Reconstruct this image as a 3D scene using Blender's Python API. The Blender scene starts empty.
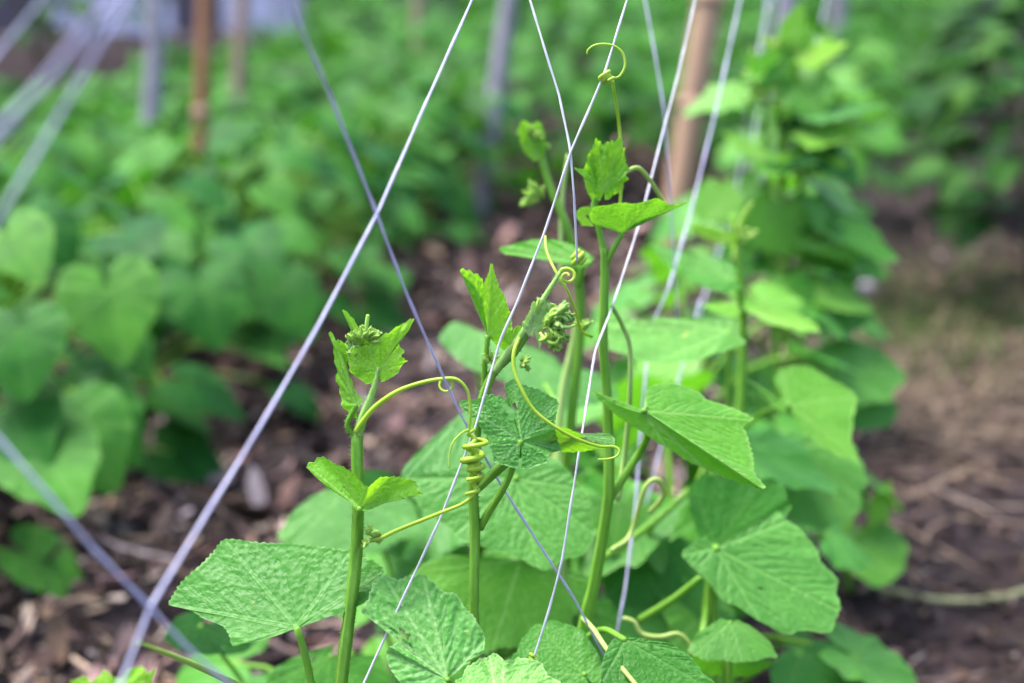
import bpy, math, random
import numpy as np
from mathutils import Vector, Matrix, noise
random.seed(7)
RNG = np.random.default_rng(7)
C = bpy.context.scene.collection
rad = math.radians

# ------------------------------------------------------------------ camera
CAMH, PITCH, LENS = 0.80, rad(16.4), 50.0
FPX = 1024 * LENS / 36.0
CAM = Vector((0, 0, CAMH))
RT = Vector((1, 0, 0)); FW = Vector((0, math.cos(PITCH), -math.sin(PITCH))); UP = Vector((0, math.sin(PITCH), math.cos(PITCH)))

def ray(px, py):
    return FW + RT * ((px - 512) / FPX) + UP * ((341.5 - py) / FPX)
def P(px, py, d):
    return CAM + ray(px, py) * d
def G(px, py, z=0.0):
    r = ray(px, py)
    return CAM + r * ((z - CAMH) / r.z)

cam = bpy.data.cameras.new('camera'); camo = bpy.data.objects.new('camera', cam); C.objects.link(camo)
camo.location = CAM; camo.rotation_euler = (math.pi / 2 - PITCH, 0, 0)
cam.lens = LENS; cam.sensor_width = 36; cam.clip_start = 0.02; cam.clip_end = 300
cam.dof.use_dof = True; cam.dof.focus_distance = 0.86; cam.dof.aperture_fstop = 3.1; cam.dof.aperture_blades = 9
bpy.context.scene.camera = camo

# ------------------------------------------------------------------ materials
def newmat(name):
    m = bpy.data.materials.new(name); m.use_nodes = True
    nt = m.node_tree; nt.nodes.clear()
    return m, nt, nt.nodes, nt.links

def sock(col):
    return (*col, 1.0) if len(col) == 3 else col

def mixcol(N, L, fac, a, b, blend='MIX'):
    n = N.new('ShaderNodeMix'); n.data_type = 'RGBA'; n.blend_type = blend
    for i, v in ((0, fac), (6, a), (7, b)):
        if hasattr(v, 'is_linked'): L.new(v, n.inputs[i])
        else: n.inputs[i].default_value = v if i == 0 else sock(v)
    return n.outputs[2]

def ramp(N, L, src, stops):
    r = N.new('ShaderNodeValToRGB'); el = r.color_ramp.elements
    while len(el) < len(stops): el.new(0.5)
    for e, (p, c) in zip(el, stops): e.position = p; e.color = sock(c)
    L.new(src, r.inputs[0]); return r.outputs[0]

def math_node(N, L, op, a, b):
    n = N.new('ShaderNodeMath'); n.operation = op
    for i, v in ((0, a), (1, b)):
        if hasattr(v, 'is_linked'): L.new(v, n.inputs[i])
        else: n.inputs[i].default_value = v
    return n.outputs[0]

def leaf_mat(name, c1, c2, vein, trans, tmix=0.36, rough=0.45, bump=0.5, cell=42.0, veinmix=0.55, spec=0.5, spots=0.0, vr=(0.78, 1.2), hr=0.012):
    m, nt, N, L = newmat(name)
    out = N.new('ShaderNodeOutputMaterial')
    uv = N.new('ShaderNodeUVMap'); uv.uv_map = 'UVMap'
    at = N.new('ShaderNodeAttribute'); at.attribute_name = 'vein'
    oi = N.new('ShaderNodeObjectInfo')
    nz = N.new('ShaderNodeTexNoise'); nz.inputs['Scale'].default_value = 3.2; nz.inputs['Detail'].default_value = 5
    L.new(uv.outputs[0], nz.inputs['Vector'])
    col = mixcol(N, L, ramp(N, L, nz.outputs['Fac'], [(0.32, (0, 0, 0)), (0.68, (1, 1, 1))]), c1, c2)
    vf = math_node(N, L, 'MULTIPLY', at.outputs['Fac'], veinmix)
    col = mixcol(N, L, vf, col, vein)
    vo = N.new('ShaderNodeTexVoronoi'); vo.feature = 'SMOOTH_F1'; vo.inputs['Scale'].default_value = cell
    vo.inputs['Smoothness'].default_value = 0.5
    L.new(uv.outputs[0], vo.inputs['Vector'])
    # fine network of pale veinlets between the cells
    vf2 = ramp(N, L, vo.outputs['Distance'], [(0.40, (0, 0, 0)), (0.75, (1, 1, 1))])
    col = mixcol(N, L, math_node(N, L, 'MULTIPLY', vf2, 0.22), col, vein)
    if spots > 0:
        sp = N.new('ShaderNodeTexNoise'); sp.inputs['Scale'].default_value = 17; sp.inputs['Detail'].default_value = 3
        L.new(uv.outputs[0], sp.inputs['Vector'])
        sf = ramp(N, L, sp.outputs['Fac'], [(0.70, (0, 0, 0)), (0.78, (1, 1, 1))])
        col = mixcol(N, L, math_node(N, L, 'MULTIPLY', sf, spots), col, (0.34, 0.33, 0.08))
    hsv = N.new('ShaderNodeHueSaturation')
    L.new(col, hsv.inputs['Color'])
    mr = N.new('ShaderNodeMapRange'); mr.inputs[3].default_value = vr[0]; mr.inputs[4].default_value = vr[1]
    L.new(oi.outputs['Random'], mr.inputs[0]); L.new(mr.outputs[0], hsv.inputs['Value'])
    mh = N.new('ShaderNodeMapRange'); mh.inputs[3].default_value = 0.5 + hr; mh.inputs[4].default_value = 0.5 - hr
    L.new(oi.outputs['Random'], mh.inputs[0]); L.new(mh.outputs[0], hsv.inputs['Hue'])
    bsdf = N.new('ShaderNodeBsdfPrincipled'); L.new(hsv.outputs[0], bsdf.inputs['Base Color'])
    bsdf.inputs['Roughness'].default_value = rough; bsdf.inputs['Specular IOR Level'].default_value = spec
    inv = math_node(N, L, 'SUBTRACT', 1.0, vo.outputs['Distance'])
    h = math_node(N, L, 'SUBTRACT', inv, math_node(N, L, 'MULTIPLY', at.outputs['Fac'], 0.9))
    n2 = N.new('ShaderNodeTexNoise'); n2.inputs['Scale'].default_value = 90; n2.inputs['Detail'].default_value = 2
    L.new(uv.outputs[0], n2.inputs['Vector'])
    h = math_node(N, L, 'ADD', h, math_node(N, L, 'MULTIPLY', n2.outputs['Fac'], 0.35))
    bp = N.new('ShaderNodeBump'); bp.inputs['Strength'].default_value = bump; bp.inputs['Distance'].default_value = 0.0016
    L.new(h, bp.inputs['Height']); L.new(bp.outputs[0], bsdf.inputs['Normal'])
    tr = N.new('ShaderNodeBsdfTranslucent')
    tcol = mixcol(N, L, vf, trans, [v * 0.6 for v in trans])
    L.new(tcol, tr.inputs['Color']); L.new(bp.outputs[0], tr.inputs['Normal'])
    mx = N.new('ShaderNodeMixShader'); mx.inputs[0].default_value = tmix
    L.new(bsdf.outputs[0], mx.inputs[1]); L.new(tr.outputs[0], mx.inputs[2]); L.new(mx.outputs[0], out.inputs[0])
    return m

def simple_mat(name, c1, c2, scale=40, rough=0.6, bump=0.3, dist=0.001, sss=0.0, stretch=(1, 1, 1), spec=0.4, trans=None):
    m, nt, N, L = newmat(name)
    out = N.new('ShaderNodeOutputMaterial'); tc = N.new('ShaderNodeTexCoord')
    mp = N.new('ShaderNodeMapping'); mp.inputs['Scale'].default_value = stretch
    L.new(tc.outputs['Object'], mp.inputs[0])
    nz = N.new('ShaderNodeTexNoise'); nz.inputs['Scale'].default_value = scale; nz.inputs['Detail'].default_value = 6
    L.new(mp.outputs[0], nz.inputs['Vector'])
    col = mixcol(N, L, ramp(N, L, nz.outputs['Fac'], [(0.3, (0, 0, 0)), (0.7, (1, 1, 1))]), c1, c2)
    b = N.new('ShaderNodeBsdfPrincipled'); L.new(col, b.inputs['Base Color'])
    b.inputs['Roughness'].default_value = rough; b.inputs['Specular IOR Level'].default_value = spec
    bp = N.new('ShaderNodeBump'); bp.inputs['Strength'].default_value = bump; bp.inputs['Distance'].default_value = dist
    L.new(nz.outputs['Fac'], bp.inputs['Height']); L.new(bp.outputs[0], b.inputs['Normal'])
    last = b.outputs[0]
    if trans:
        tr = N.new('ShaderNodeBsdfTranslucent'); tr.inputs['Color'].default_value = sock(trans)
        mx = N.new('ShaderNodeMixShader'); mx.inputs[0].default_value = 0.3
        L.new(last, mx.inputs[1]); L.new(tr.outputs[0], mx.inputs[2]); last = mx.outputs[0]
    L.new(last, out.inputs[0])
    return m

def attr_mat(name, rough=0.8, bump=0.4):
    m, nt, N, L = newmat(name)
    out = N.new('ShaderNodeOutputMaterial'); at = N.new('ShaderNodeAttribute'); at.attribute_name = 'col'
    tc = N.new('ShaderNodeTexCoord')
    nz = N.new('ShaderNodeTexNoise'); nz.inputs['Scale'].default_value = 120; nz.inputs['Detail'].default_value = 4
    L.new(tc.outputs['Object'], nz.inputs['Vector'])
    col = mixcol(N, L, 0.8, at.outputs['Color'], ramp(N, L, nz.outputs['Fac'], [(0.25, (0.55, 0.55, 0.55)), (0.75, (1.2, 1.2, 1.2))]), 'MULTIPLY')
    b = N.new('ShaderNodeBsdfPrincipled'); L.new(col, b.inputs['Base Color']); b.inputs['Roughness'].default_value = rough; b.inputs['Specular IOR Level'].default_value = 0.1
    bp = N.new('ShaderNodeBump'); bp.inputs['Strength'].default_value = bump; bp.inputs['Distance'].default_value = 0.001
    L.new(nz.outputs['Fac'], bp.inputs['Height']); L.new(bp.outputs[0], b.inputs['Normal'])
    L.new(b.outputs[0], out.inputs[0]); return m

M = {}
M['leaf'] = leaf_mat('cucumber_leaf', (0.040, 0.170, 0.014), (0.066, 0.222, 0.022), (0.14, 0.32, 0.065), (0.13, 0.42, 0.014), 0.32, 0.45, 0.36, veinmix=0.6, spots=0.6, spec=0.2, hr=0.016, vr=(.7, 1.25))
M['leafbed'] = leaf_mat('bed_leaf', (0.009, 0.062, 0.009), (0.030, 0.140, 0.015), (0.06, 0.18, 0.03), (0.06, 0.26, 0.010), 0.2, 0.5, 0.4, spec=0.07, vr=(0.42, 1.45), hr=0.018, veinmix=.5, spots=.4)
M['young'] = leaf_mat('young_leaf', (0.11, 0.32, 0.012), (0.17, 0.40, 0.022), (0.32, 0.54, 0.11), (0.30, 0.66, 0.016), 0.46, 0.5, 0.4, cell=30, veinmix=0.75, spec=0.15)
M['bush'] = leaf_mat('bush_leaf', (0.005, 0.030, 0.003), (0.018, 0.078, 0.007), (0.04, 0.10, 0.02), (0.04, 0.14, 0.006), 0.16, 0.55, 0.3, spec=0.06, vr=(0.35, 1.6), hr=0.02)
M['leafblue'] = leaf_mat('puckered_leaf', (0.064, 0.235, 0.034), (0.115, 0.325, 0.055), (0.27, 0.48, 0.15), (0.15, 0.44, 0.022), 0.32, 0.46, 0.42, cell=40, veinmix=0.8, spots=0.6, spec=0.24)
M['leafmat2'] = leaf_mat('matt_leaf', (0.032, 0.142, 0.019), (0.052, 0.188, 0.028), (0.11, 0.28, 0.06), (0.11, 0.36, 0.015), 0.28, 0.5, 0.4, veinmix=0.55, spec=0.18, hr=0.016, spots=.5, vr=(.65, 1.25))
M['hairyleaf'] = leaf_mat('downy_leaf', (0.28, 0.48, 0.15), (0.37, 0.54, 0.21), (0.46, 0.60, 0.28), (0.36, 0.62, 0.08), 0.38, 0.75, 0.6, cell=18, spec=0.1)
M['leafmass'] = leaf_mat('bed_foliage', (0.004, 0.026, 0.005), (0.046, 0.170, 0.019), (0.07, 0.19, 0.04), (0.06, 0.24, 0.010), 0.2, 0.5, 0.2, spec=0.05)  # wide dark-to-bright range paints sunlit patches and shadows into the leaf colour
M['leaffresh'] = leaf_mat('fresh_leaf', (0.070, 0.25, 0.016), (0.105, 0.31, 0.026), (0.22, 0.43, 0.09), (0.22, 0.56, 0.018), 0.44, 0.47, 0.4, veinmix=0.7, spots=0.4, spec=0.2)
M['stem'] = simple_mat('cucumber_stem', (0.11, 0.28, 0.018), (0.19, 0.38, 0.045), 60, 0.45, 0.4, 0.0006, stretch=(3, 3, 0.5), trans=(0.18, 0.42, 0.03), spec=0.25)
M['stempale'] = simple_mat('pale_stem', (0.25, 0.41, 0.09), (0.34, 0.48, 0.14), 60, 0.5, 0.4, 0.0006, stretch=(3, 3, 0.5), trans=(0.3, 0.46, 0.07))
M['tendril'] = simple_mat('tendril', (0.30, 0.47, 0.022), (0.42, 0.56, 0.06), 70, 0.4, 0.2, 0.0003, trans=(0.38, 0.56, 0.04))
M['tendrilpale'] = simple_mat('old_tendril', (0.32, 0.44, 0.09), (0.42, 0.52, 0.15), 70, 0.5, 0.2, 0.0003, trans=(0.34, 0.46, 0.1))
M['bud'] = simple_mat('flower_bud', (0.24, 0.44, 0.045), (0.38, 0.56, 0.12), 120, 0.6, 0.5, 0.0006, trans=(0.4, 0.62, 0.07))
M['hairy'] = simple_mat('downy_shoot', (0.32, 0.50, 0.16), (0.24, 0.43, 0.07), 150, 0.75, 0.7, 0.0008, trans=(0.35, 0.56, 0.1))
M['string'] = simple_mat('twine', (0.46, 0.445, 0.49), (0.66, 0.645, 0.68), 160, 0.5, 0.6, 0.0006, stretch=(1, 1, 0.3), trans=(0.55, 0.53, 0.58), spec=.25)
M['twinebacklit'] = simple_mat('twine_backlit_tint', (0.42, 0.39, 0.55), (0.60, 0.58, 0.72), 140, 0.5, 0.6, 0.0006, stretch=(1, 1, 0.3), trans=(0.5, 0.48, 0.64), spec=.25)  # same twine; lilac cast of backlit, blurred strings put into the colour
M['bamboo'] = simple_mat('bamboo', (0.20, 0.115, 0.065), (0.29, 0.175, 0.105), 9, 0.55, 0.4, 0.003, stretch=(3, 3, 0.25))
M['rust'] = simple_mat('orange_wood', (0.15, 0.065, 0.032), (0.26, 0.125, 0.066), 12, 0.75, 0.6, 0.004, stretch=(4, 4, 0.25), spec=.15)
M['grey'] = simple_mat('weathered_wood', (0.13, 0.115, 0.14), (0.26, 0.235, 0.275), 12, 0.8, 0.6, 0.004, stretch=(4, 4, 0.25), spec=.15)
M['fencew'] = attr_mat('fence_board')
M['branch'] = simple_mat('bush_branch', (0.035, 0.045, 0.018), (0.06, 0.07, 0.03), 30, 0.8, 0.4, 0.001, spec=.1)
M['litter'] = attr_mat('dry_litter', 0.72)
M['rustdull'] = simple_mat('dull_brown_wood', (0.17, 0.10, 0.075), (0.24, 0.155, 0.12), 14, 0.75, 0.5, 0.003, stretch=(4, 4, 0.3))
M['stone'] = simple_mat('pebble', (0.33, 0.31, 0.33), (0.46, 0.44, 0.46), 30, 0.7, 0.4, 0.002)
M['dryvine'] = simple_mat('dry_vine', (0.20, 0.20, 0.085), (0.27, 0.26, 0.13), 50, 0.7, 0.4, 0.001)
M['grass'] = attr_mat('short_grass', 0.65, 0.1)

def soil_mat():
    m, nt, N, L = newmat('soil')
    out = N.new('ShaderNodeOutputMaterial'); tc = N.new('ShaderNodeTexCoord')
    def nz(s, d=8, r=0.6):
        n = N.new('ShaderNodeTexNoise'); n.inputs['Scale'].default_value = s; n.inputs['Detail'].default_value = d
        n.inputs['Roughness'].default_value = r; L.new(tc.outputs['Object'], n.inputs['Vector']); return n.outputs['Fac']
    a, b2, c = nz(2.2), nz(22), nz(95, 5)
    col = ramp(N, L, b2, [(0.3, (0.0065, 0.0048, 0.0055)), (0.52, (0.021, 0.0155, 0.0175)), (0.72, (0.050, 0.038, 0.040))])
    col = mixcol(N, L, ramp(N, L, a, [(0.42, (0, 0, 0)), (0.62, (0.6, 0.6, 0.6))]), col, (0.030, 0.020, 0.018))
    col = mixcol(N, L, ramp(N, L, c, [(0.62, (0, 0, 0)), (0.76, (1, 1, 1))]), col, (0.09, 0.067, 0.062))
    b = N.new('ShaderNodeBsdfPrincipled'); L.new(col, b.inputs['Base Color']); b.inputs['Roughness'].default_value = 0.9; b.inputs['Specular IOR Level'].default_value = 0.06
    h = math_node(N, L, 'ADD', b2, math_node(N, L, 'MULTIPLY', c, 0.5))
    bp = N.new('ShaderNodeBump'); bp.inputs['Strength'].default_value = 0.8; bp.inputs['Distance'].default_value = 0.02
    L.new(h, bp.inputs['Height']); L.new(bp.outputs[0], b.inputs['Normal']); L.new(b.outputs[0], out.inputs[0])
    return m
M['soil'] = soil_mat()

# ------------------------------------------------------------------ object helpers
ORG = {}
def tag(o, label, cat, group=None, kind=None):
    if label: o['label'] = label
    if cat: o['category'] = cat
    if group: o['group'] = group
    if kind: o['kind'] = kind
    return o

def thing(name, loc, label, cat, group=None):
    o = bpy.data.objects.new(name, None); C.objects.link(o); o.location = loc; o.empty_display_size = 0.05
    ORG[o.name] = Vector(loc)
    return tag(o, label, cat, group)

def mesh_from(name, V, F, mat, uv=None, attrs=None, col=None, smooth=True):
    me = bpy.data.meshes.new(name)
    V = np.asarray(V, dtype=np.float64)
    if isinstance(F, np.ndarray):
        k = F.shape[1]; nf = len(F)
        me.vertices.add(len(V)); me.vertices.foreach_set('co', V.astype(np.float32).ravel())
        me.loops.add(nf * k); me.loops.foreach_set('vertex_index', F.astype(np.int32).ravel())
        me.polygons.add(nf); me.polygons.foreach_set('loop_start', np.arange(0, nf * k, k, dtype=np.int32))
        me.update(calc_edges=True); me.validate()
    else:
        me.from_pydata([tuple(v) for v in V], [], F)
    if smooth: me.polygons.foreach_set('use_smooth', [True] * len(me.polygons))
    if uv is not None:
        lay = me.uv_layers.new(name='UVMap')
        vi = np.zeros(len(me.loops), dtype=np.int32); me.loops.foreach_get('vertex_index', vi)
        lay.data.foreach_set('uv', np.asarray(uv, dtype=np.float32)[vi].ravel())
    for k_, a in (attrs or {}).items():
        at = me.attributes.new(k_, 'FLOAT', 'POINT'); at.data.foreach_set('value', np.asarray(a, dtype=np.float32))
    if col is not None:
        at = me.color_attributes.new('col', 'FLOAT_COLOR', 'POINT')
        cc = np.ones((len(V), 4), dtype=np.float32); cc[:, :3] = col; at.data.foreach_set('color', cc.ravel())
    me.materials.append(mat); me.update()
    return me

def link(name, me, org, parent=None, rot=None):
    o = bpy.data.objects.new(name, me); C.objects.link(o)
    org = Vector(org)
    if parent is not None:
        o.parent = parent; o.location = org - ORG[parent.name]
    else:
        o.location = org
    ORG[o.name] = org
    return o

def obj(name, V, F, mat, org, parent=None, **kw):
    V = np.asarray(V, dtype=np.float64) - np.array(org)
    return link(name, mesh_from(name, V, F, mat, **kw), org, parent)

def crom(pts, n):
    """points along a Catmull-Rom curve, n samples; pts may be of any dimension"""
    p = np.asarray(pts, dtype=np.float64)
    if len(p) == 2: 
        t = np.linspace(0, 1, n)[:, None]; return p[0] * (1 - t) + p[1] * t
    p = np.vstack([2 * p[0] - p[1], p, 2 * p[-1] - p[-2]])
    m = len(p) - 3
    seg = np.linalg.norm(p[2:-1] - p[1:-2], axis=1) + 1e-9
    s = np.concatenate([[0], np.cumsum(seg)]); tt = np.linspace(0, s[-1], n)
    i = np.clip(np.searchsorted(s, tt, side='right') - 1, 0, m - 1)
    t = ((tt - s[i]) / seg[i])[:, None]
    a, b, c, d = p[i], p[i + 1], p[i + 2], p[i + 3]
    return 0.5 * (2 * b + (c - a) * t + (2 * a - 5 * b + 4 * c - d) * t ** 2 + (3 * b - a - 3 * c + d) * t ** 3)

def tube_vf(path, radii, ns=10, ridge=0.0, nridge=5, hairs=0, hairlen=0.0017, seed=0, cap=True, lump=0.0, twist=0.0):
    path = np.asarray(path, dtype=np.float64); n = len(path)
    radii = np.interp(np.linspace(0, 1, n), np.linspace(0, 1, len(radii)), radii) if np.ndim(radii) else np.full(n, radii)
    T = np.gradient(path, axis=0); T /= (np.linalg.norm(T, axis=1)[:, None] + 1e-12)
    u = np.cross(T[0], [0.3, 0.9, 0.2]); u /= np.linalg.norm(u)
    U = [u]
    for i in range(1, n):
        u = u - T[i] * np.dot(u, T[i]); u /= np.linalg.norm(u) + 1e-12; U.append(u)
    U = np.array(U); W = np.cross(T, U)
    th = np.linspace(0, 2 * math.pi, ns, endpoint=False)
    rr = 1 + ridge * np.cos(nridge * th[None, :] + twist * np.arange(n)[:, None])
    rg = np.random.default_rng(seed)
    lm = 1 + lump * np.interp(np.arange(n), np.arange(0, n + 6, 3), rg.normal(0, 1, len(np.arange(0, n + 6, 3))))
    R = radii[:, None] * rr * lm[:, None]
    V = path[:, None, :] + R[..., None] * (np.cos(th)[None, :, None] * U[:, None, :] + np.sin(th)[None, :, None] * W[:, None, :])
    V = V.reshape(-1, 3)
    F = []
    for i in range(n - 1):
        for j in range(ns):
            k = (j + 1) % ns
            F.append((i * ns + j, i * ns + k, (i + 1) * ns + k, (i + 1) * ns + j))
    V = list(V)
    if cap:
        V.append(path[0] - T[0] * radii[0] * 0.4); V.append(path[-1] + T[-1] * radii[-1] * 0.5)
        a, b = len(V) - 2, len(V) - 1
        for j in range(ns):
            k = (j + 1) % ns
            F.append((k, j, a)); F.append(((n - 1) * ns + j, (n - 1) * ns + k, b))
    for _ in range(hairs):
        i = rg.integers(0, n); a = rg.uniform(0, 2 * math.pi)
        dv = math.cos(a) * U[i] + math.sin(a) * W[i]; q = path[i] + dv * radii[i] * 0.95
        if i + 1 < n: q = q + (path[i + 1] - path[i]) * rg.uniform(0, 1)
        tip = q + (dv + rg.normal(0, 0.25, 3)) * hairlen * rg.uniform(0.5, 1.2)
        w = T[i] * 0.00017; s2 = np.cross(T[i], dv) * 0.00017
        b = len(V); V += [q - w, q + w, q + s2 * 1.5, tip]
        F += [(b, b + 1, b + 3), (b + 1, b + 2, b + 3), (b + 2, b, b + 3)]
    return np.array(V), F

def px3(p, d0=None):
    return np.array(P(p[0], p[1], p[2] if len(p) > 2 else d0))

STEMS = {}
def tube(name, pts, wpx, mat, parent, d0=None, n=None, ns=10, **kw):
    """pts: pixels + depth along the centre line; wpx: radius in pixels at that depth (list or number)"""
    p3 = np.array([px3(p, d0) for p in pts])
    ds = np.array([p[2] if len(p) > 2 else d0 for p in pts])
    n = n or max(12, 7 * len(pts))
    path = crom(p3, n)
    w = np.atleast_1d(np.asarray(wpx, dtype=float))
    if name == 'tendril' and mat is M['tendril']: w = w * .84
    w = np.interp(np.linspace(0, 1, n), np.linspace(0, 1, len(w)), w) * np.interp(np.linspace(0, 1, n), np.linspace(0, 1, len(ds)), ds) / FPX
    if name == 'stem' and parent is not None: STEMS.setdefault(parent.name, []).append(path)
    V, F = tube_vf(path, w, ns, **kw)
    return obj(name, V, F, mat, path[0], parent)

# ------------------------------------------------------------------ leaves
def seg_dist(X, Y, segs):
    best = np.full(X.shape, 9.0)
    for (x0, y0, x1, y1, w) in segs:
        dx, dy = x1 - x0, y1 - y0; l2 = dx * dx + dy * dy + 1e-12
        t = np.clip(((X - x0) * dx + (Y - y0) * dy) / l2, 0, 1)
        d = np.hypot(X - x0 - t * dx, Y - y0 - t * dy) - w * (1 - 0.75 * t)
        best = np.minimum(best, d)
    return best

def vein_segments(ends, seed=0):
    """main veins from the petiole point to each end (x, y), secondary veins branching off them"""
    rg = np.random.default_rng(seed); segs = []; second = []
    for (ex, ey) in ends:
        a = math.atan2(ey, ex); Lh = math.hypot(ex, ey)
        segs.append((0, 0, 0.97 * ex, 0.97 * ey, 0.012))
        nb = max(3, int(7 * Lh))
        for k in range(nb):
            r0 = Lh * (0.14 + 0.78 * k / nb + rg.uniform(-0.03, 0.03))
            for s in (-1, 1):
                aa = a + s * rg.uniform(0.6, 0.85); ll = (0.44 - 0.28 * abs(r0 - 0.35)) * rg.uniform(0.7, 1.0) * (0.5 + 0.5 * Lh)
                x0, y0 = r0 * math.cos(a), r0 * math.sin(a)
                am = a + s * 0.45
                xm, ym = x0 + 0.5 * ll * math.cos(aa), y0 + 0.5 * ll * math.sin(aa)
                second.append((x0, y0, xm, ym, 0.006)); second.append((xm, ym, xm + 0.5 * ll * math.cos(am), ym + 0.5 * ll * math.sin(am), 0.004))
    return segs, second

def fan(A, O, phi, nr, veins_at, normal, bulge=0.0, droop=0.0, ripple=0.0, nrip=9, bull=0.0, seed=0, serr=0.028, nteeth=46, holes=(), crump=0.0, und=0.022):
    """a leaf: rings from the petiole point A out to the outline O. returns V, F, uv, vein.
    veins_at: indices into O where the main veins end; holes: (index into O as a fraction, radius fraction, size)"""
    na = len(phi)
    nrm = np.array(normal, dtype=float); nrm /= np.linalg.norm(nrm)
    tt = (phi * nteeth / (2 * math.pi) + 0.25 * np.sin(phi * 7 + seed)) % 1.0
    teeth = np.where(tt < 0.7, tt / 0.7, (1 - tt) / 0.3)
    amp = serr * (0.6 + 0.8 * np.abs(np.sin(phi * 5.3 + seed * 1.7)))
    endf = np.clip((np.pi * 0.92 - np.abs(phi)) / 0.3, 0, 1)
    Q = O - A; ln = np.linalg.norm(Q, axis=1) + 1e-9
    size = np.percentile(ln, 80)
    # unroll the blade into a flat plane
    q = Q / ln[:, None]
    st = np.arccos(np.clip((q[1:] * q[:-1]).sum(1), -1, 1)) * np.sign((np.cross(q[:-1], q[1:]) * nrm).sum(1))
    an = np.concatenate([[0], np.cumsum(st)]); an -= an[np.argmin(np.abs(phi))]
    LX, LY = ln / size * np.cos(an), ln / size * np.sin(an)
    wav = und * (np.sin(phi * 8.3 + seed * 1.9) + 0.7 * np.sin(phi * 13.7 + seed * 0.7)) * endf
    O = A + Q * (1 + (teeth - 0.4) * amp * endf + wav)[:, None]
    rr = np.linspace(0, 1, nr + 1)[1:] ** 0.9
    R, PH = np.meshgrid(rr, phi, indexing='ij')
    V = A + (O - A)[None] * R[..., None]
    X, Y = R * LX[None], R * LY[None]
    ends = [(LX[i], LY[i]) for i in veins_at]
    main, second = vein_segments(ends, seed)
    dm = seg_dist(X, Y, main); d2 = seg_dist(X, Y, second)
    vein = np.clip(1 - dm / 0.014, 0, 1) + 0.5 * np.clip(1 - d2 / 0.011, 0, 1)
    vein = np.clip(np.maximum(vein, 0.8 * np.clip((R - .955) / .03, 0, 1)), 0, 1)
    dmin = np.minimum(dm, d2 * 1.2)
    puff = np.sqrt(np.clip(dmin, 0, 0.08) / 0.08)
    off = bulge * size * R * (1 - R) * 4 - droop * size * R ** 2 + 0.8 * bull * size * (puff - 0.6)
    off += ripple * size * R ** 3 * (np.sin(PH * nrip + seed) + 0.6 * np.sin(PH * nrip * 1.7 + seed * 2.1))
    if crump or bull:
        f = 8.0; cr = np.empty(R.shape)
        for i in range(R.shape[0]):
            for j in range(R.shape[1]):
                x, y = X[i, j] * f, Y[i, j] * f
                cr[i, j] = noise.noise(Vector((x * .45 + seed * 3.1, y * .45, 1.7))) * crump + (0.3 * crump + 0.13 * bull) * noise.noise(Vector((x * 2.9 + seed, y * 2.9, 5.2)))
        off += size * cr * np.clip(R * 2, 0, 1)
    V = V + off[..., None] * nrm
    V = np.vstack([A[None], V.reshape(-1, 3)])
    uv = np.vstack([[[0.5, 0.5]], np.stack([0.5 + X * 0.5, 0.5 + Y * 0.5], -1).reshape(-1, 2)]) + np.array([seed * 3.71, seed * 1.93])
    vein = np.concatenate([[1.0], vein.ravel()])
    hl = []
    for f_, r_, s_ in holes:
        j = int(f_ * (na - 1)); hl.append((LX[j] * r_, LY[j] * r_, s_))
    kill = np.zeros(R.shape, bool)
    for hx, hy, s_ in hl:
        dd = np.hypot(X - hx, Y - hy); aa = np.arctan2(Y - hy, X - hx)
        kill |= dd < s_ * (1 + 0.3 * np.sin(aa * 3 + seed) + 0.15 * np.sin(aa * 7))
    F = []
    for j in range(na - 1):
        F.append((0, 1 + j, 2 + j))
        for i in range(nr - 1):
            if kill[i, j]: continue
            a = 1 + i * na + j
            F.append((a, a + na, a + na + 1, a + 1))
    return V, F, uv, vein

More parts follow.
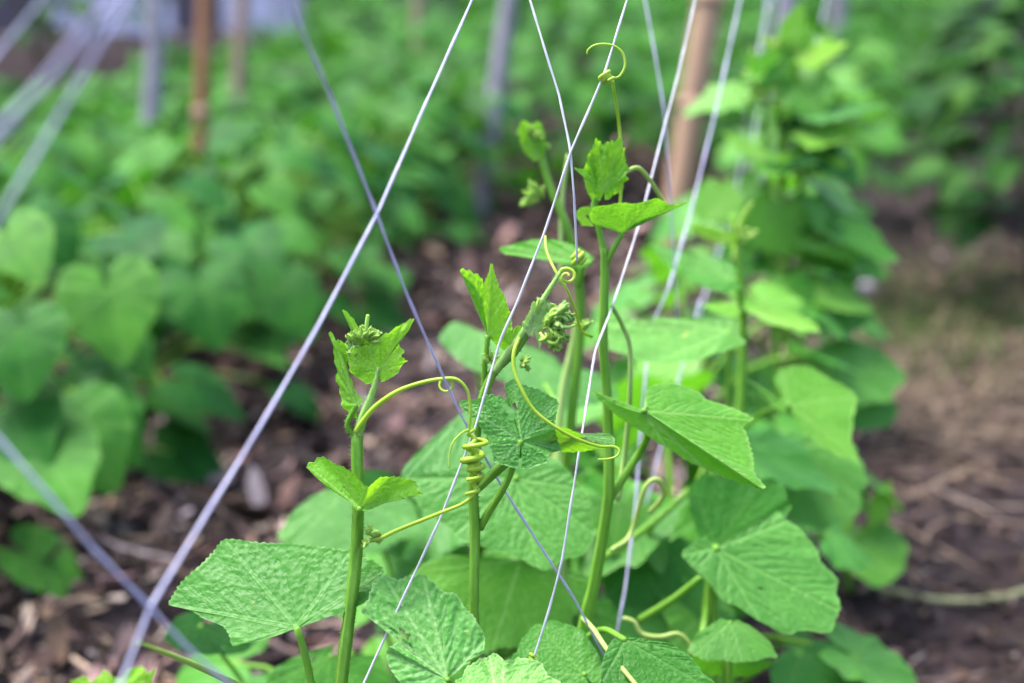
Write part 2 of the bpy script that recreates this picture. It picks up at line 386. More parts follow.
SEED = [0]
def leaf(parent, A, pts, tip, n=(0, -0.6, 0.8), lobes=None, mat='leaf', res=(150, 22), petiole=None, pw=(3.4, 2.6), label=None,
         name='leaf', pmat='stem', angular=0.28, **kw):
    """a leaf traced at its own depth: A = (px,py,depth) of the petiole point, pts = (px,py[,extra cm]) round the outline,
    each on the plane through A with normal n (plus its extra depth)."""
    A3 = np.array(P(*A)); nn = Vector(n).normalized()
    O3 = []
    for p in pts:
        r = ray(p[0], p[1]); k = (Vector(A3) - CAM).dot(nn) / r.dot(nn)
        k = min(max(k, A[2] - 0.16), A[2] + 0.16)
        if len(p) > 2: k += p[2] / 100.0
        O3.append(np.array(CAM + r * k))
    O3 = np.array(O3)
    seg = np.linalg.norm(np.diff(O3, axis=0), axis=1); s = np.concatenate([[0], np.cumsum(seg)])
    ph = np.where(s <= s[tip], (s - s[tip]) / (s[tip] + 1e-9), (s - s[tip]) / (s[-1] - s[tip] + 1e-9)) * rad(165)
    na, nr = res
    S = np.linspace(0, s[-1], na)
    sm = crom(O3, na * 4)
    sl = np.concatenate([[0], np.cumsum(np.linalg.norm(np.diff(sm, axis=0), axis=1))])
    # smooth curve reparametrised piecewise so that its corners sit at the given points
    lin = np.stack([np.interp(S, s, O3[:, k]) for k in range(3)], -1)
    smo = np.stack([np.interp(S / s[-1], sl / sl[-1], sm[:, k]) for k in range(3)], -1)
    O = angular * lin + (1 - angular) * smo
    phi = np.interp(S, s, ph)
    ix = lambda a_: int(np.argmin(np.abs(phi - a_)))
    va = [ix(ph[i]) for i in lobes] + [ix(0.0)] if lobes else [ix(v) for v in (0, .75, -.75, 1.7, -1.7)]
    SEED[0] += 1; kw.setdefault('seed', SEED[0])
    kw.setdefault('ripple', .008)
    rgl = random.Random(SEED[0])
    if 'holes' not in kw and mat in ('leaf', 'leafmat2', 'leafbed') and na < 250:
        kw['holes'] = [(rgl.uniform(.15, .85), rgl.uniform(.35, .85), rgl.uniform(.012, .032)) for _ in range(rgl.choice((0, 0, 1, 2)))]
    V, F, uv, vein = fan(A3, O, phi, nr, va, nn, **kw)
    # keep the front of the blade towards the normal
    lo = obj(name, V, F, M[mat], A3, parent, uv=uv, attrs={'vein': vein})
    if label: lo['label'] = label
    if not petiole and name == 'leaf' and parent.name in STEMS:
        ps = np.vstack(STEMS[parent.name]); ps = ps[ps[:, 2] > .03]
        b = ps[np.argmin(np.linalg.norm(ps - (A3 - np.array([0, 0, .035])), axis=1))]
        if np.linalg.norm(b - A3) > .11: b = np.array([A3[0] * .6 + b[0] * .4, A3[1] + .03, .01])
        if np.linalg.norm(b - A3) > .006:
            pth = crom([b, (A3 + b) / 2 + np.array([0, .004, .006]), A3], 16)
            Vp, Fp = tube_vf(pth, [.0024, .0019], 9, ridge=.08); obj('petiole', Vp, Fp, M[pmat], A3, lo)
    if petiole:
        p3 = list(petiole) + [A]
        tube('petiole', p3, list(pw), M[pmat], lo, n=18, ns=9, ridge=0.08, hairs=160, seed=len(pts))
    return lo

CAN = [(-165, .30), (-150, .50), (-128, .60), (-105, .60), (-80, .58), (-54, .74), (-34, .70), (-16, .80), (0, 1.0)]
CAN = CAN + [(-a, r) for a, r in CAN[-2::-1]]
def template(name, mat, res=(60, 9), seed=0, droop=0.25, fold=0.18, ripple=0.03, bull=0.012, shape=CAN, wid=1.0):
    ph = np.array([rad(a) for a, _ in shape]); rd = np.array([r for _, r in shape])
    phi = np.linspace(ph[0], ph[-1], res[0])
    O = crom(np.stack([ph, rd], -1), 400)
    R = 0.5 * np.interp(phi, O[:, 0], O[:, 1]) + 0.5 * np.interp(phi, ph, rd)
    x, y = R * np.cos(phi), R * np.sin(phi) * wid
    O3 = np.stack([x, y, np.zeros_like(x)], -1)
    V, F, uv, vein = fan(np.zeros(3), O3, phi, res[1], [int(np.argmin(np.abs(phi - v))) for v in (0, rad(54), -rad(54), rad(110), -rad(110))], (0, 0, 1), ripple=ripple, bull=bull, seed=seed, serr=0.018, nteeth=44, und=.012)
    V[:, 2] += fold * np.abs(V[:, 1]) - droop * (V[:, 0] ** 2 + 0.6 * V[:, 1] ** 2) - 0.05 * V[:, 0]
    return mesh_from(name, V, F, mat, uv=uv, attrs={'vein': vein})

ELL = [(-178, .02), (-150, .12), (-120, .19), (-90, .26), (-60, .36), (-35, .52), (-15, .80), (0, 1.0)]
ELL = ELL + [(-a, r) for a, r in ELL[-2::-1]]
CANB = [(-165, .30), (-150, .50), (-128, .60), (-100, .62), (-70, .645), (-45, .69), (-24, .77), (0, 1.0)]
CANB = CANB + [(-a, r) for a, r in CANB[-2::-1]]
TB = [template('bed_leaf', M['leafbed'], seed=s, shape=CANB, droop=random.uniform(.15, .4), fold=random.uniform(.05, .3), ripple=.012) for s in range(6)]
TC = [template('row_leaf', M['leaf'], res=(90, 14), seed=s + 20, droop=random.uniform(.1, .35), fold=random.uniform(.05, .3), ripple=.03) for s in range(6)]
TY = [template('tip_leaf', M['young'], res=(40, 8), seed=s + 40, droop=-.2, fold=.6, ripple=.05) for s in range(4)]
TU = [template('bush_leaf', M['bush'], res=(40, 7), seed=s + 60, droop=.3, fold=.2, ripple=.015, shape=ELL) for s in range(4)]

def frame(tipdir, nrm, size):
    x = Vector(tipdir).normalized(); n = Vector(nrm); n = (n - x * n.dot(x)).normalized(); y = n.cross(x)
    return Matrix(((x.x, y.x, n.x), (x.y, y.y, n.y), (x.z, y.z, n.z))) * size

def place_leaf(parent, me, att, tipdir, nrm, size, petiole_from=None, pr=0.0028, pmat='stem', bend=0.03, name='leaf'):
    o = link(name, me, att, parent)
    m = frame(tipdir, nrm, 1.0); o.rotation_euler = m.to_euler(); o.scale = (size,) * 3
    if petiole_from is not None:
        a = np.array(petiole_from); b = np.array(att); mid = (a + b) / 2 + np.array([0, 0, bend])
        V, F = tube_vf(crom([a, mid, b], 9), [pr * 1.2, pr], 6)
        # the petiole is a sub-part of its leaf: undo the leaf's own transform
        inv = (Matrix.Translation(Vector(att)) @ m.to_4x4() @ Matrix.Diagonal((size, size, size, 1))).inverted()
        V = np.array([inv @ Vector(v) for v in V])
        p = bpy.data.objects.new('petiole', mesh_from('petiole', V, F, M[pmat])); C.objects.link(p); p.parent = o
    return o

def bud_vf(c, ax, l, r, seed=0, n=9, ns=9):
    """a small downy bud: narrow ovary, swollen tip, slightly bent"""
    ax = np.array(ax, float); ax /= np.linalg.norm(ax); c = np.array(c, float)
    sd = np.cross(ax, [0.3, 0.5, 0.8]); t = np.linspace(0, 1, n)
    path = c + ax * (t[:, None] * l) + sd * (t[:, None] ** 2 * l * .35 * math.sin(seed * 2.3))
    prof = np.array([.35, .42, .6, .85, 1.0, .95, .7, .5, .28])
    return tube_vf(path, r * prof, ns, ridge=0.14, hairs=70, hairlen=0.0015, seed=seed)

def merge(parts):
    Vs, Fs, off = [], [], 0
    for V, F in parts:
        Vs.append(np.asarray(V)); Fs += [tuple(i + off for i in f) for f in F]; off += len(V)
    return np.vstack(Vs), Fs

def buds(name, parent, c, n, spread, size, mat='bud', seed=0, up=(0, 0, 1)):
    rg = np.random.default_rng(seed); parts = []
    c = np.array(P(*c)); u = np.array(up, float); u /= np.linalg.norm(u)
    for k in range(int(n * 1.5)):
        dv = u * 1.0 + rg.normal(0, 0.55, 3); dv /= np.linalg.norm(dv)
        q = c + (dv - u * .8) * spread * 0.6 * rg.uniform(.3, 1.1)
        if k % 4 == 3:      # a tiny unrolling tendril among the buds
            t = np.linspace(0, 1, 16)[:, None]; sd = np.cross(dv, [0.2, -.9, .3]); sd /= np.linalg.norm(sd)
            an = t * rg.uniform(3, 5.5); rr = size * .9 * (1 - .6 * t)
            pth = q + dv * size * 1.6 * t + (np.sin(an) * dv + (1 - np.cos(an)) * sd) * rr
            parts.append(tube_vf(pth, size * np.array([.15, .17, .14, .08]), 7, hairs=20, seed=seed + k))
        else:
            parts.append(bud_vf(q, dv, size * rg.uniform(1.2, 2.2), size * rg.uniform(.24, .40), seed + k))
    V, F = merge(parts)
    return obj(name, V, F, M[mat], c, parent)

def helix(c0, c1, r, turns, n=90, phase=0.0, jit=0.15, seed=0):
    c0, c1 = np.array(c0), np.array(c1); ax = c1 - c0; ax = ax / np.linalg.norm(ax)
    u = np.cross(ax, [0.2, 1, 0.1]); u /= np.linalg.norm(u); w = np.cross(ax, u)
    rg = np.random.default_rng(seed); t = np.linspace(0, 1, n); an = phase + 2 * math.pi * turns * t
    rr = r * (1 + jit * np.interp(t, np.linspace(0, 1, 8), rg.normal(0, 1, 8)))
    sl = t + 0.035 * np.sin(an * 0.37 + seed) + 0.012 * np.sin(an * 1.13)
    rr = rr * (1 + .25 * np.sin(an * .61 + seed))
    return c0 + (c1 - c0) * sl[:, None] + rr[:, None] * (np.cos(an)[:, None] * u + np.sin(an)[:, None] * w)


# ------------------------------------------------------------------ ground
def gd(px, py):
    return CAMH / -ray(px, py).z
def ground_z(x, y):
    return 0.018 * noise.noise(Vector((x * 2.1, y * 2.1, 0.3))) + 0.008 * noise.noise(Vector((x * 9, y * 9, 4.1)))

def make_ground():
    xs = np.concatenate([np.linspace(-60, -4, 12), np.linspace(-3.4, 3.4, 150), np.linspace(4, 60, 12)])
    ys = np.concatenate([np.linspace(-20, 0.2, 6), np.linspace(0.4, 6.5, 140), np.linspace(6.9, 90, 24)])
    V = np.array([(x, y, ground_z(x, y) if abs(x) < 4 and 0 < y < 7 else 0.0) for y in ys for x in xs])
    nx = len(xs); F = []
    for j in range(len(ys) - 1):
        for i in range(nx - 1):
            a = j * nx + i; F.append((a, a + 1, a + nx + 1, a + nx))
    o = obj('ground', V, F, M['soil'], (0, 0, 0)); o['kind'] = 'structure'; o['label'] = 'dark garden soil between the beds'
make_ground()

E0, E1 = G(150, 470), G(478, 230)              # path-side edge of the left bed
RD = (E1 - E0); RD.z = 0; RD.normalize()
LF = Vector((-RD.y, RD.x, 0))                  # towards the left
def edge_x(y): return E0.x + (y - E0.y) * RD.x / RD.y

# dry litter on the paths: countless chips, one object
def make_litter():
    pal = np.array([0.86, 0.88, 0.88]) * np.array([(.20, .125, .085), (.28, .19, .13), (.15, .085, .072), (.24, .15, .13), (.10, .068, .06), (.38, .29, .235), (.19, .115, .11), (.055, .04, .038), (.31, .22, .16), (.30, .235, .235)])
    Vs, Fs, Cs = [], [], []; off = 0
    def chip(x, y, l, w, c, curl, z=None, tilt=0.25, bent=0.0):
        nonlocal off
        a = RNG.uniform(0, 2 * math.pi); t = RNG.normal(0, tilt); s = RNG.normal(0, tilt)
        nu, nv = 5, 3
        U, W = np.meshgrid(np.linspace(-1, 1, nu), np.linspace(-1, 1, nv), indexing='ij')
        ww = w * (1 - 0.55 * np.abs(U) ** 2.2) * (1 + 0.2 * RNG.normal(0, 1, U.shape))
        X = U * l * 0.5; Y = W * ww * 0.5 + bent * l * U ** 2
        Z = curl * w * (np.abs(W) ** 2) + curl * 0.12 * l * U ** 2 + RNG.normal(0, 0.05 * w, U.shape)
        Z = Z + X * t + Y * s
        ca, sa = math.cos(a), math.sin(a)
        zz = ground_z(x, y) + (RNG.uniform(0.001, 0.012) if z is None else z)
        V = np.stack([x + X * ca - Y * sa, y + X * sa + Y * ca, zz + Z - min(0, Z.min()) * 0.7], -1).reshape(-1, 3)
        Vs.append(V); Cs.append(np.tile(c, (len(V), 1)))
        for i in range(nu - 1):
            for j in range(nv - 1):
                q = off + i * nv + j; Fs.append((q, q + nv, q + nv + 1, q + 1))
        off += len(V)
    for _ in range(13000):                        # left path and under the central row
        y = 0.9 + 5.0 * RNG.uniform(0, 1) ** 1.4; x = edge_x(y) + RNG.uniform(-0.9, 0.95)
        c = pal[RNG.integers(0, len(pal))] * (0.27 + 1.6 * RNG.uniform() ** 2.2)
        k = RNG.uniform()
        if k < 0.66: chip(x, y, RNG.uniform(.008, .036), RNG.uniform(.004, .014), c, RNG.uniform(-.5, .8))
        elif k < 0.85: chip(x, y, RNG.uniform(.025, .07), RNG.uniform(.008, .026), c * 1.1, RNG.uniform(-.5, 1.1), tilt=.5)
        else: chip(x, y, RNG.uniform(.05, .14), RNG.uniform(.003, .007), c * 1.1, 0.3, tilt=.12, bent=RNG.normal(0, .12))
    for _ in range(5200):                        # right path: sparser
        y = 1.3 + 4.2 * RNG.uniform(0, 1) ** 1.2; x = 0.30 * y + RNG.uniform(-.1, .9)
        c = pal[RNG.integers(0, len(pal))] * (0.12 + 1.0 * RNG.uniform() ** 4)
        k = RNG.uniform()
        if k < 0.7: chip(x, y, RNG.uniform(.008, .03), RNG.uniform(.005, .014), c * 0.8, RNG.uniform(-.4, .6))
        else: chip(x, y, RNG.uniform(.05, .15), RNG.uniform(.002, .005), c * 1.2, 0.2, tilt=.1, bent=RNG.normal(0, .15))
    for _ in range(1100):                         # dry straw beside the grass
        p = G(RNG.normal(965, 75), RNG.normal(360, 50)); 
        chip(p.x, p.y, RNG.uniform(.06, .2), RNG.uniform(.003, .006), np.array((.165, .12, .085)) * RNG.uniform(.5, 1.1), 0.2, tilt=.1, bent=RNG.normal(0, .15))
    o = obj('litter', np.vstack(Vs), np.array(Fs), M['litter'], (0, 0, 0), col=np.vstack(Cs), smooth=False)
    tag(o, 'dry brown leaf and bark litter strewn over the garden paths', 'litter', kind='stuff')
make_litter()

def make_grass():
    Vs, Fs, Cs = [], [], []; off = 0
    for _ in range(2600):
        p = G(RNG.normal(945, 60), RNG.normal(322, 34)); x, y = p.x, p.y
        h = RNG.uniform(.012, .05); a = RNG.uniform(0, 6.28); w = RNG.uniform(.001, .0022); ln = RNG.uniform(.2, 1.2) * h
        c = np.array((.045, .105, .013)) if RNG.uniform() < .75 else np.array((.13, .10, .048))
        c = c * RNG.uniform(.6, 1.2); dx, dy = math.cos(a), math.sin(a); z = ground_z(x, y) - .002
        V = [(x - dy * w, y + dx * w, z), (x + dy * w, y - dx * w, z), (x + dx * ln * .4 - dy * w * .8, y + dy * ln * .4 + dx * w * .8, z + h * .7), (x + dx * ln * .4 + dy * w * .8, y + dy * ln * .4 - dx * w * .8, z + h * .7), (x + dx * ln, y + dy * ln, z + h)]
        Vs += V; Cs += [c] * 5; Fs += [(off, off + 1, off + 3, off + 2), (off + 2, off + 3, off + 4)]; off += 5
    o = obj('grass', Vs, Fs, M['grass'], (0, 0, 0), col=np.array(Cs))
    tag(o, 'short patch of thin grass and straw on the right path', 'grass', kind='stuff')
make_grass()

def pebble(px, py, r, label, seed):
    import bmesh
    bm = bmesh.new(); bmesh.ops.create_icosphere(bm, subdivisions=3, radius=1)
    for v in bm.verts:
        k = 1 + .25 * noise.noise(v.co * 1.3 + Vector((seed, 0, 0))); v.co = Vector((v.co.x * r * k, v.co.y * r * .8 * k, v.co.z * r * .6 * k))
    me = bpy.data.meshes.new('stone'); bm.to_mesh(me); bm.free(); me.materials.append(M['stone'])
    me.polygons.foreach_set('use_smooth', [True] * len(me.polygons))
    g = G(px, py); o = link('stone', me, (g.x, g.y, ground_z(g.x, g.y) + r * .35)); o.rotation_euler = (.2, .1, seed)
    tag(o, label, 'stone')
pebble(867, 288, .022, 'pale round pebble on the soil beside the grass patch', 1)
pebble(838, 166, .035, 'larger whitish stone behind the tall central vines', 2)
pebble(282, 402, .016, 'small pale pebble among the litter of the left path', 3)

g = [G(848, 574), G(868, 592), G(905, 608), G(945, 614), G(985, 610), G(1030, 598), G(1090, 575)]
g = [np.array((p.x, p.y, ground_z(p.x, p.y) + (.03 if i == 0 else .009))) for i, p in enumerate(g)]
V, F = tube_vf(crom(g, 50), [.0045, .0045], 8, lump=.08, seed=3)
tag(obj('dry_vine', V, F, M['dryvine'], g[0]), 'pale dry vine runner lying curved on dark soil at right', 'vine')

# ------------------------------------------------------------------ stakes and fence
def stake(name, bx, by, tx, ty, wpx, mat, label, top=1.7, nodes=(), lean=0.0, cat='stake', group=None, base3=None):
    b = G(bx, by) if base3 is None else Vector(base3); d = (b - CAM).dot(FW)
    t2 = Vector(P(tx, ty, d + lean)); dr = (t2 - b); k = top / dr.z
    t = thing(name, b, label, cat, group)
    n = 40; path = np.array([b + dr * k * f for f in np.linspace(-0.02, 1, n)])
    r = wpx * 0.5 * d / FPX
    V, F = tube_vf(path, [r * 1.05, r * .95], 12, lump=.02, seed=int(bx))
    obj('shaft', V, F, M[mat], b, t)
    for h in nodes:
        c = b + dr * (h / dr.z); V, F = tube_vf(np.array([c + dr.normalized() * s for s in np.linspace(-.016, .016, 7)]), r * np.array([1.02, 1.18, 1.28, 1.16, 1.02]), 14)
        obj('node_ring', V, F, M['bamboonode'], c, t)
    return t
M['bamboonode'] = simple_mat('bamboo_node', (.20, .11, .07), (.28, .17, .11), 30, .7, .4, .001)
stake('garden_stake', 148, 190, 157, 0, 17, 'grey', 'pale grey stake left of the orange stake in the left bed')
stake('garden_stake', 196, 262, 205, 0, 15, 'rust', 'thin orange brown stake standing in the left bed', nodes=(.35, .8))
stake('garden_stake', 236, 140, 242, 0, 12, 'rustdull', 'faint reddish stake farther back, right of the orange stake')
stake('garden_stake', 417, 110, 418, 0, 11, 'rustdull', 'thin brown stake far back in the middle of the green bed')
stake('garden_stake', 478, 219, 509, 0, 17, 'grey', 'leaning grey stake at the right end of the left bed')
stake('bamboo_stake', 668, 270, 709, 0, 29, 'bamboo', 'thick tan bamboo pole leaning behind the central strings', nodes=(.13, .375, .62, .9, 1.2, 1.5))
stake('garden_stake', 780, 140, 788, 0, 19, 'grey', 'lilac grey stake rising above the tallest central vines')
stake('garden_stake', 834, 120, 839, 0, 15, 'grey', 'pale thin stake right of the lilac grey stake')

def fence():
    y0 = 10.2; t = thing('board_fence', (0, y0, 0), 'weathered grey lilac board fence closing the far end of the garden', 'fence')
    Vs, Fs, Cs = [], [], []
    def box(x0, x1, y0_, y1, z0, z1, c):
        o = len(Vs)
        for (x, y, z) in [(x0, y0_, z0), (x1, y0_, z0), (x1, y1, z0), (x0, y1, z0), (x0, y0_, z1), (x1, y0_, z1), (x1, y1, z1), (x0, y1, z1)]: Vs.append((x, y, z)); Cs.append(c)
        for f in [(0, 3, 2, 1), (4, 5, 6, 7), (0, 1, 5, 4), (1, 2, 6, 5), (2, 3, 7, 6), (3, 0, 4, 7)]: Fs.append(tuple(o + i for i in f))
    x = -7.0; rg = random.Random(5)
    while x < 8:
        w = rg.uniform(.12, .2); lum = rg.uniform(.75, 1.15)
        base = (.62, .57, .70) if (-3.25 < x < -2.4 or -2.1 < x < -1.55) else (.10, .08, .105)
        box(x, x + w, y0 + rg.uniform(0, .01), y0 + .03, rg.uniform(.02, .08) , 1.5 + rg.uniform(-.05, .05), tuple(v * lum for v in base))
        x += w + rg.uniform(.006, .03)
    obj('boards', Vs, Fs, M['fencew'], (0, y0, 0), t, col=np.array(Cs), smooth=False)
    for z in (.45, 1.2):
        Vs, Fs, Cs = [], [], []; box(-7, 8, y0 + .034, y0 + .09, z, z + .09, (.14, .12, .15))
        obj('rail', Vs, Fs, M['fencew'], (0, y0, z), t, col=np.array(Cs), smooth=False)
    for k in range(8):
        Vs, Fs, Cs = [], [], []; xx = -6.9 + 2.1 * k; box(xx, xx + .09, y0 + .094, y0 + .18, -.05, 1.6, (.15, .12, .14))
        obj('post', Vs, Fs, M['fencew'], (xx, y0, 0), t, col=np.array(Cs), smooth=False)
fence()

# ------------------------------------------------------------------ left bed
def bed_plant(base, label, nleaf=18, hmin=.08, hmax=.46, spread=.26, size=(.075, .125), group='plants in the left bed', cat='cucumber plant', tmpl=None, seed=0, extra=()):
    rg = random.Random(seed); tmpl = tmpl or TB
    t = thing('cucumber_plant', (base[0], base[1], 0), label, cat, group)
    b = Vector((base[0], base[1], 0))
    top = b + Vector((rg.uniform(-.05, .05), rg.uniform(-.05, .05), hmax * .8))
    V, F = tube_vf(crom([b, (b + top) / 2 + Vector((rg.uniform(-.04, .04), 0, 0)), top], 12), [.005, .0035], 8, ridge=.1)
    obj('stem', V, F, M['stem'], b, t)
    def one(att, tip, nrm, s):
        f = max(0.05, min(.95, (att.z - .05) / (hmax * .8)))
        place_leaf(t, tmpl[rg.randrange(len(tmpl))], att, tip, nrm, s, petiole_from=b + (top - b) * f * .8, pr=.0024)
    for k in range(nleaf):
        a = 2.4 * k + rg.uniform(-.5, .5); h = hmin + (hmax - hmin) * ((k + .5) / nleaf) ** .8
        r = spread * (1.1 - .6 * (h / hmax) ** 2) * rg.uniform(.5, 1.05)
        att = b + Vector((math.cos(a) * r, math.sin(a) * r, h))
        one(att, (math.cos(a) + rg.uniform(-.4, .4), math.sin(a) + rg.uniform(-.4, .4), rg.uniform(-.75, -.1)),
            (rg.uniform(-.35, .5) + .25 * math.cos(a), rg.uniform(-.6, .15), 1), rg.uniform(*size))
    for (ax, ay, d, tx, ty, td, n, s) in extra:
        A = P(ax, ay, d); T = P(tx, ty, td); one(A, T - A, n, s)
    return t

near_labels = ['large leaved plant at the left frame edge of the bed', 'plant with one big drooping heart leaf at the left path edge', 'broad leaved plant below the pale grey stake on the path edge',
   'bushy plant on the path edge just past the drooping heart leaf', 'plant on the bed edge below the crossing of two strings', 'mid distance plant on the bed edge beyond the string crossing',
   'low plant at the bend of the left bed before the leaning grey stake', 'small plant beside the foot of the leaning grey stake']
s0 = E0 + LF * 0.19
extras = {0: [(20, 330, 1.62, 20, 420, 1.55, (.1, -.9, .5), .085), (10, 235, 1.75, 45, 280, 1.7, (.2, -.7, .7), .08), (40, 450, 1.6, 85, 520, 1.52, (.3, -.7, .7), .10), (5, 410, 1.62, 40, 470, 1.56, (.2, -.8, .6), .10), (75, 420, 1.7, 110, 480, 1.66, (.3, -.8, .6), .10)],
          1: [(108, 290, 1.85, 128, 392, 1.78, (.25, -.95, .45), .105), (125, 232, 1.95, 175, 252, 1.8, (0, -.45, .9), .09), (90, 405, 1.8, 150, 470, 1.75, (.3, -.8, .6), .095)],
          2: [(200, 285, 2.1, 225, 355, 2.02, (.3, -.85, .5), .105), (245, 240, 2.3, 290, 275, 2.2, (.3, -.7, .7), .10)], 3: [(280, 290, 2.45, 320, 345, 2.4, (.35, -.75, .55), .105)]}
for i, lb in enumerate(near_labels):
    p = s0 + RD * (-0.42 + 0.37 * i)
    bed_plant(p, lb, 44, seed=i, size=(.05, .092), spread=.30, hmin=.04, extra=extras.get(i, ()), hmax=.43 + .03 * math.sin(i * 2.2) - .012 * i)
second = ['yellow green plant under the broad blurred string at left', 'leafy plant between the pale grey stake and the left frame edge', 'plant wrapped round the foot of the pale grey stake',
   'plant hiding the foot of the orange brown stake', 'plant right of the orange brown stake', 'plant beneath the faint reddish stake', 'plant in the back rows behind the blurred crossing strings']
for i, lb in enumerate(second):
    p = s0 + LF * .62 + RD * (-0.05 + 0.42 * i)
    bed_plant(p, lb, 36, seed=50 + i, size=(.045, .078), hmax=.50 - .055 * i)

def leaf_mass(name, spots, mat, label, cat, tmpl_res=(26, 4)):
    tm = [template('tmp', M[mat], res=tmpl_res, seed=s + 80, droop=.3, fold=.2, ripple=.03, bull=0) for s in range(4)]
    data = []
    for me in tm:
        v = np.zeros(len(me.vertices) * 3); me.vertices.foreach_get('co', v)
        data.append((v.reshape(-1, 3), [tuple(p.vertices) for p in me.polygons]))
        bpy.data.meshes.remove(me)
    Vs, Fs, off, UVs = [], [], 0, []
    for k, (c, s) in enumerate(spots):
        v, f = data[k % 4]; a = RNG.uniform(0, 6.28)
        m = frame((math.cos(a), math.sin(a), RNG.uniform(-.7, .1)), (RNG.uniform(-.5, .5), RNG.uniform(-.8, .2), 1), s)
        UVs.append(v[:, :2] * .12 + RNG.uniform(0, 40, 2)); Vs.append(v @ np.array(m).T + np.array(c)); Fs += [tuple(i + off for i in q) for q in f]; off += len(v)
    V = np.vstack(Vs)
    uv = np.vstack(UVs); o = obj(name, V, Fs, M[mat], (0, 0, 0), uv=uv, attrs={'vein': np.zeros(len(V))})
    return tag(o, label, cat, kind='stuff')
spots = []
for _ in range(5400):
    y = 2.6 + 7.0 * RNG.uniform() ** 0.85
    ex = edge_x(y) - 1.15
    right = ex if y < 3.5 else ex + .7 + min(1.9, (y - 3.5) * 1.6)
    x = RNG.uniform(-0.5 * y - .3, right)
    if x > right or (x / y < -.14 and y > 8.4 + 9 * (x / y + .14) * 1.2 + RNG.uniform(-.4, .4)): continue
    lo = min(1, max(0, (x / y + .20) / .16))          # the beds at far left are still low
    h = .12 + .10 * noise.noise(Vector((x * 1.3, y * 1.3, 2))) + lo * (.16 + .05 * (y - 3))
    z = max(.04, h * RNG.uniform(.2, 1.15) + .03)
    spots.append(((x, y, z), RNG.uniform(.05, .09)))
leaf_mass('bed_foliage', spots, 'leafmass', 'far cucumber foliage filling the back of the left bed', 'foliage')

# ------------------------------------------------------------------ bushes on the right
def bush(base, h, w, n, label, seed, smin=.07, smax=.115):
    rg = random.Random(seed); b = Vector((base[0], base[1], 0))
    t = thing('pepper_bush', b, label, 'bush', 'dark bushes beyond the right path')
    parts = []
    ends = []
    for k in range(7):
        a = k * .9 + rg.uniform(-.3, .3); e = b + Vector((math.cos(a) * w * .6, math.sin(a) * w * .6, h * rg.uniform(.6, .95)))
        parts.append(tube_vf(crom([b + Vector((0, 0, -.02)), b + Vector((math.cos(a) * w * .15, math.sin(a) * w * .15, h * .4)), e], 10), [.006, .003], 6)); ends.append(e)
    V, F = merge(parts); obj('branches', V, F, M['branch'], b, t)
    for k in range(n):
        u, v = rg.uniform(0, 6.28), rg.uniform(-.7, 1); r = rg.uniform(.5, 1.0) ** .6
        q = math.sqrt(max(0, 1 - v * v)) * r
        att = b + Vector((math.cos(u) * q * w, math.sin(u) * q * w, h * (.52 + .46 * v * r)))
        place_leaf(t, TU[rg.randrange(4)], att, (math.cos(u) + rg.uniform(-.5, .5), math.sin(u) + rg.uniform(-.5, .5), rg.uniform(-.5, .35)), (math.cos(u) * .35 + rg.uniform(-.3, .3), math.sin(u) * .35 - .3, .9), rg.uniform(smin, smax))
    return t
def gp(px, py): q = G(px, py); return (q.x, q.y)
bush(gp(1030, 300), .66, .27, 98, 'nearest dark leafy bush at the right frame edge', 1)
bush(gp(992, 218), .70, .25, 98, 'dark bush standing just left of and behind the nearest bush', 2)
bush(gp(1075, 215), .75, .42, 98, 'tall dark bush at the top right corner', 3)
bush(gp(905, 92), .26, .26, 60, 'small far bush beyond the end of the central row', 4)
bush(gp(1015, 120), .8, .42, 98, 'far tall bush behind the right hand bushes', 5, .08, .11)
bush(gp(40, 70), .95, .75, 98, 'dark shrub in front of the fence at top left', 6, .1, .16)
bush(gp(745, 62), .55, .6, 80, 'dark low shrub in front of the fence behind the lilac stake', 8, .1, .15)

# ------------------------------------------------------------------ strings
def crom_lin(p, n):
    s = np.concatenate([[0], np.cumsum(np.linalg.norm(np.diff(p, axis=0), axis=1))]); t = np.linspace(0, s[-1], n)
    return np.stack([np.interp(t, s, p[:, k]) for k in range(3)], -1)
def string(pts, wpx, label, group='strings of the trellis', mat='string'):
    p3 = [px3(p) for p in pts]
    if pts[0][1] < 0:                                   # the string runs on up to its wire ...
        d = p3[0] - p3[1]; p3.insert(0, p3[0] + d / np.linalg.norm(d) * .7)
    if pts[-1][1] > 683 or pts[-1][0] < 0:              # ... and down to the ground or its peg
        d = p3[-1] - p3[-2]; d = d / np.linalg.norm(d)
        p3.append(p3[-1] + d * min(.9, max(.1, (p3[-1][2] - .01) / max(.05, -d[2]))))
    p3 = np.array(p3); path = 0.85 * crom_lin(p3, 30 * len(pts)) + 0.15 * crom(p3, 30 * len(pts))
    V, F = tube_vf(path, wpx * .86 / FPX, 8, ridge=.15, nridge=2, twist=.8, lump=.07, seed=len(pts) + abs(int(pts[0][0])))
    o = obj('trellis_string', V, F, M[mat], path[0]); return tag(o, label, 'string', group)
W = 1.2
string([(665, -110, .90), (627, 0, .87), (605, 72, .858), (588, 112, .855), (571, 151, .85), (545, 231, .85), (518, 300, .846), (500, 341, .845), (475, 428, .838), (441, 517, .84), (402, 600, .84), (364, 683, .835), (325, 770, .83)], W, 'sharp white string slanting through the middle past the curled tips')
string([(500, -90, .885), (530, 0, .87), (545, 50, .862), (559, 95, .858), (570, 148, .851), (574, 195, .85), (577, 256, .86), (577, 262, .865)], 1.2, 'thin string meeting the sharp white string in a small knot')
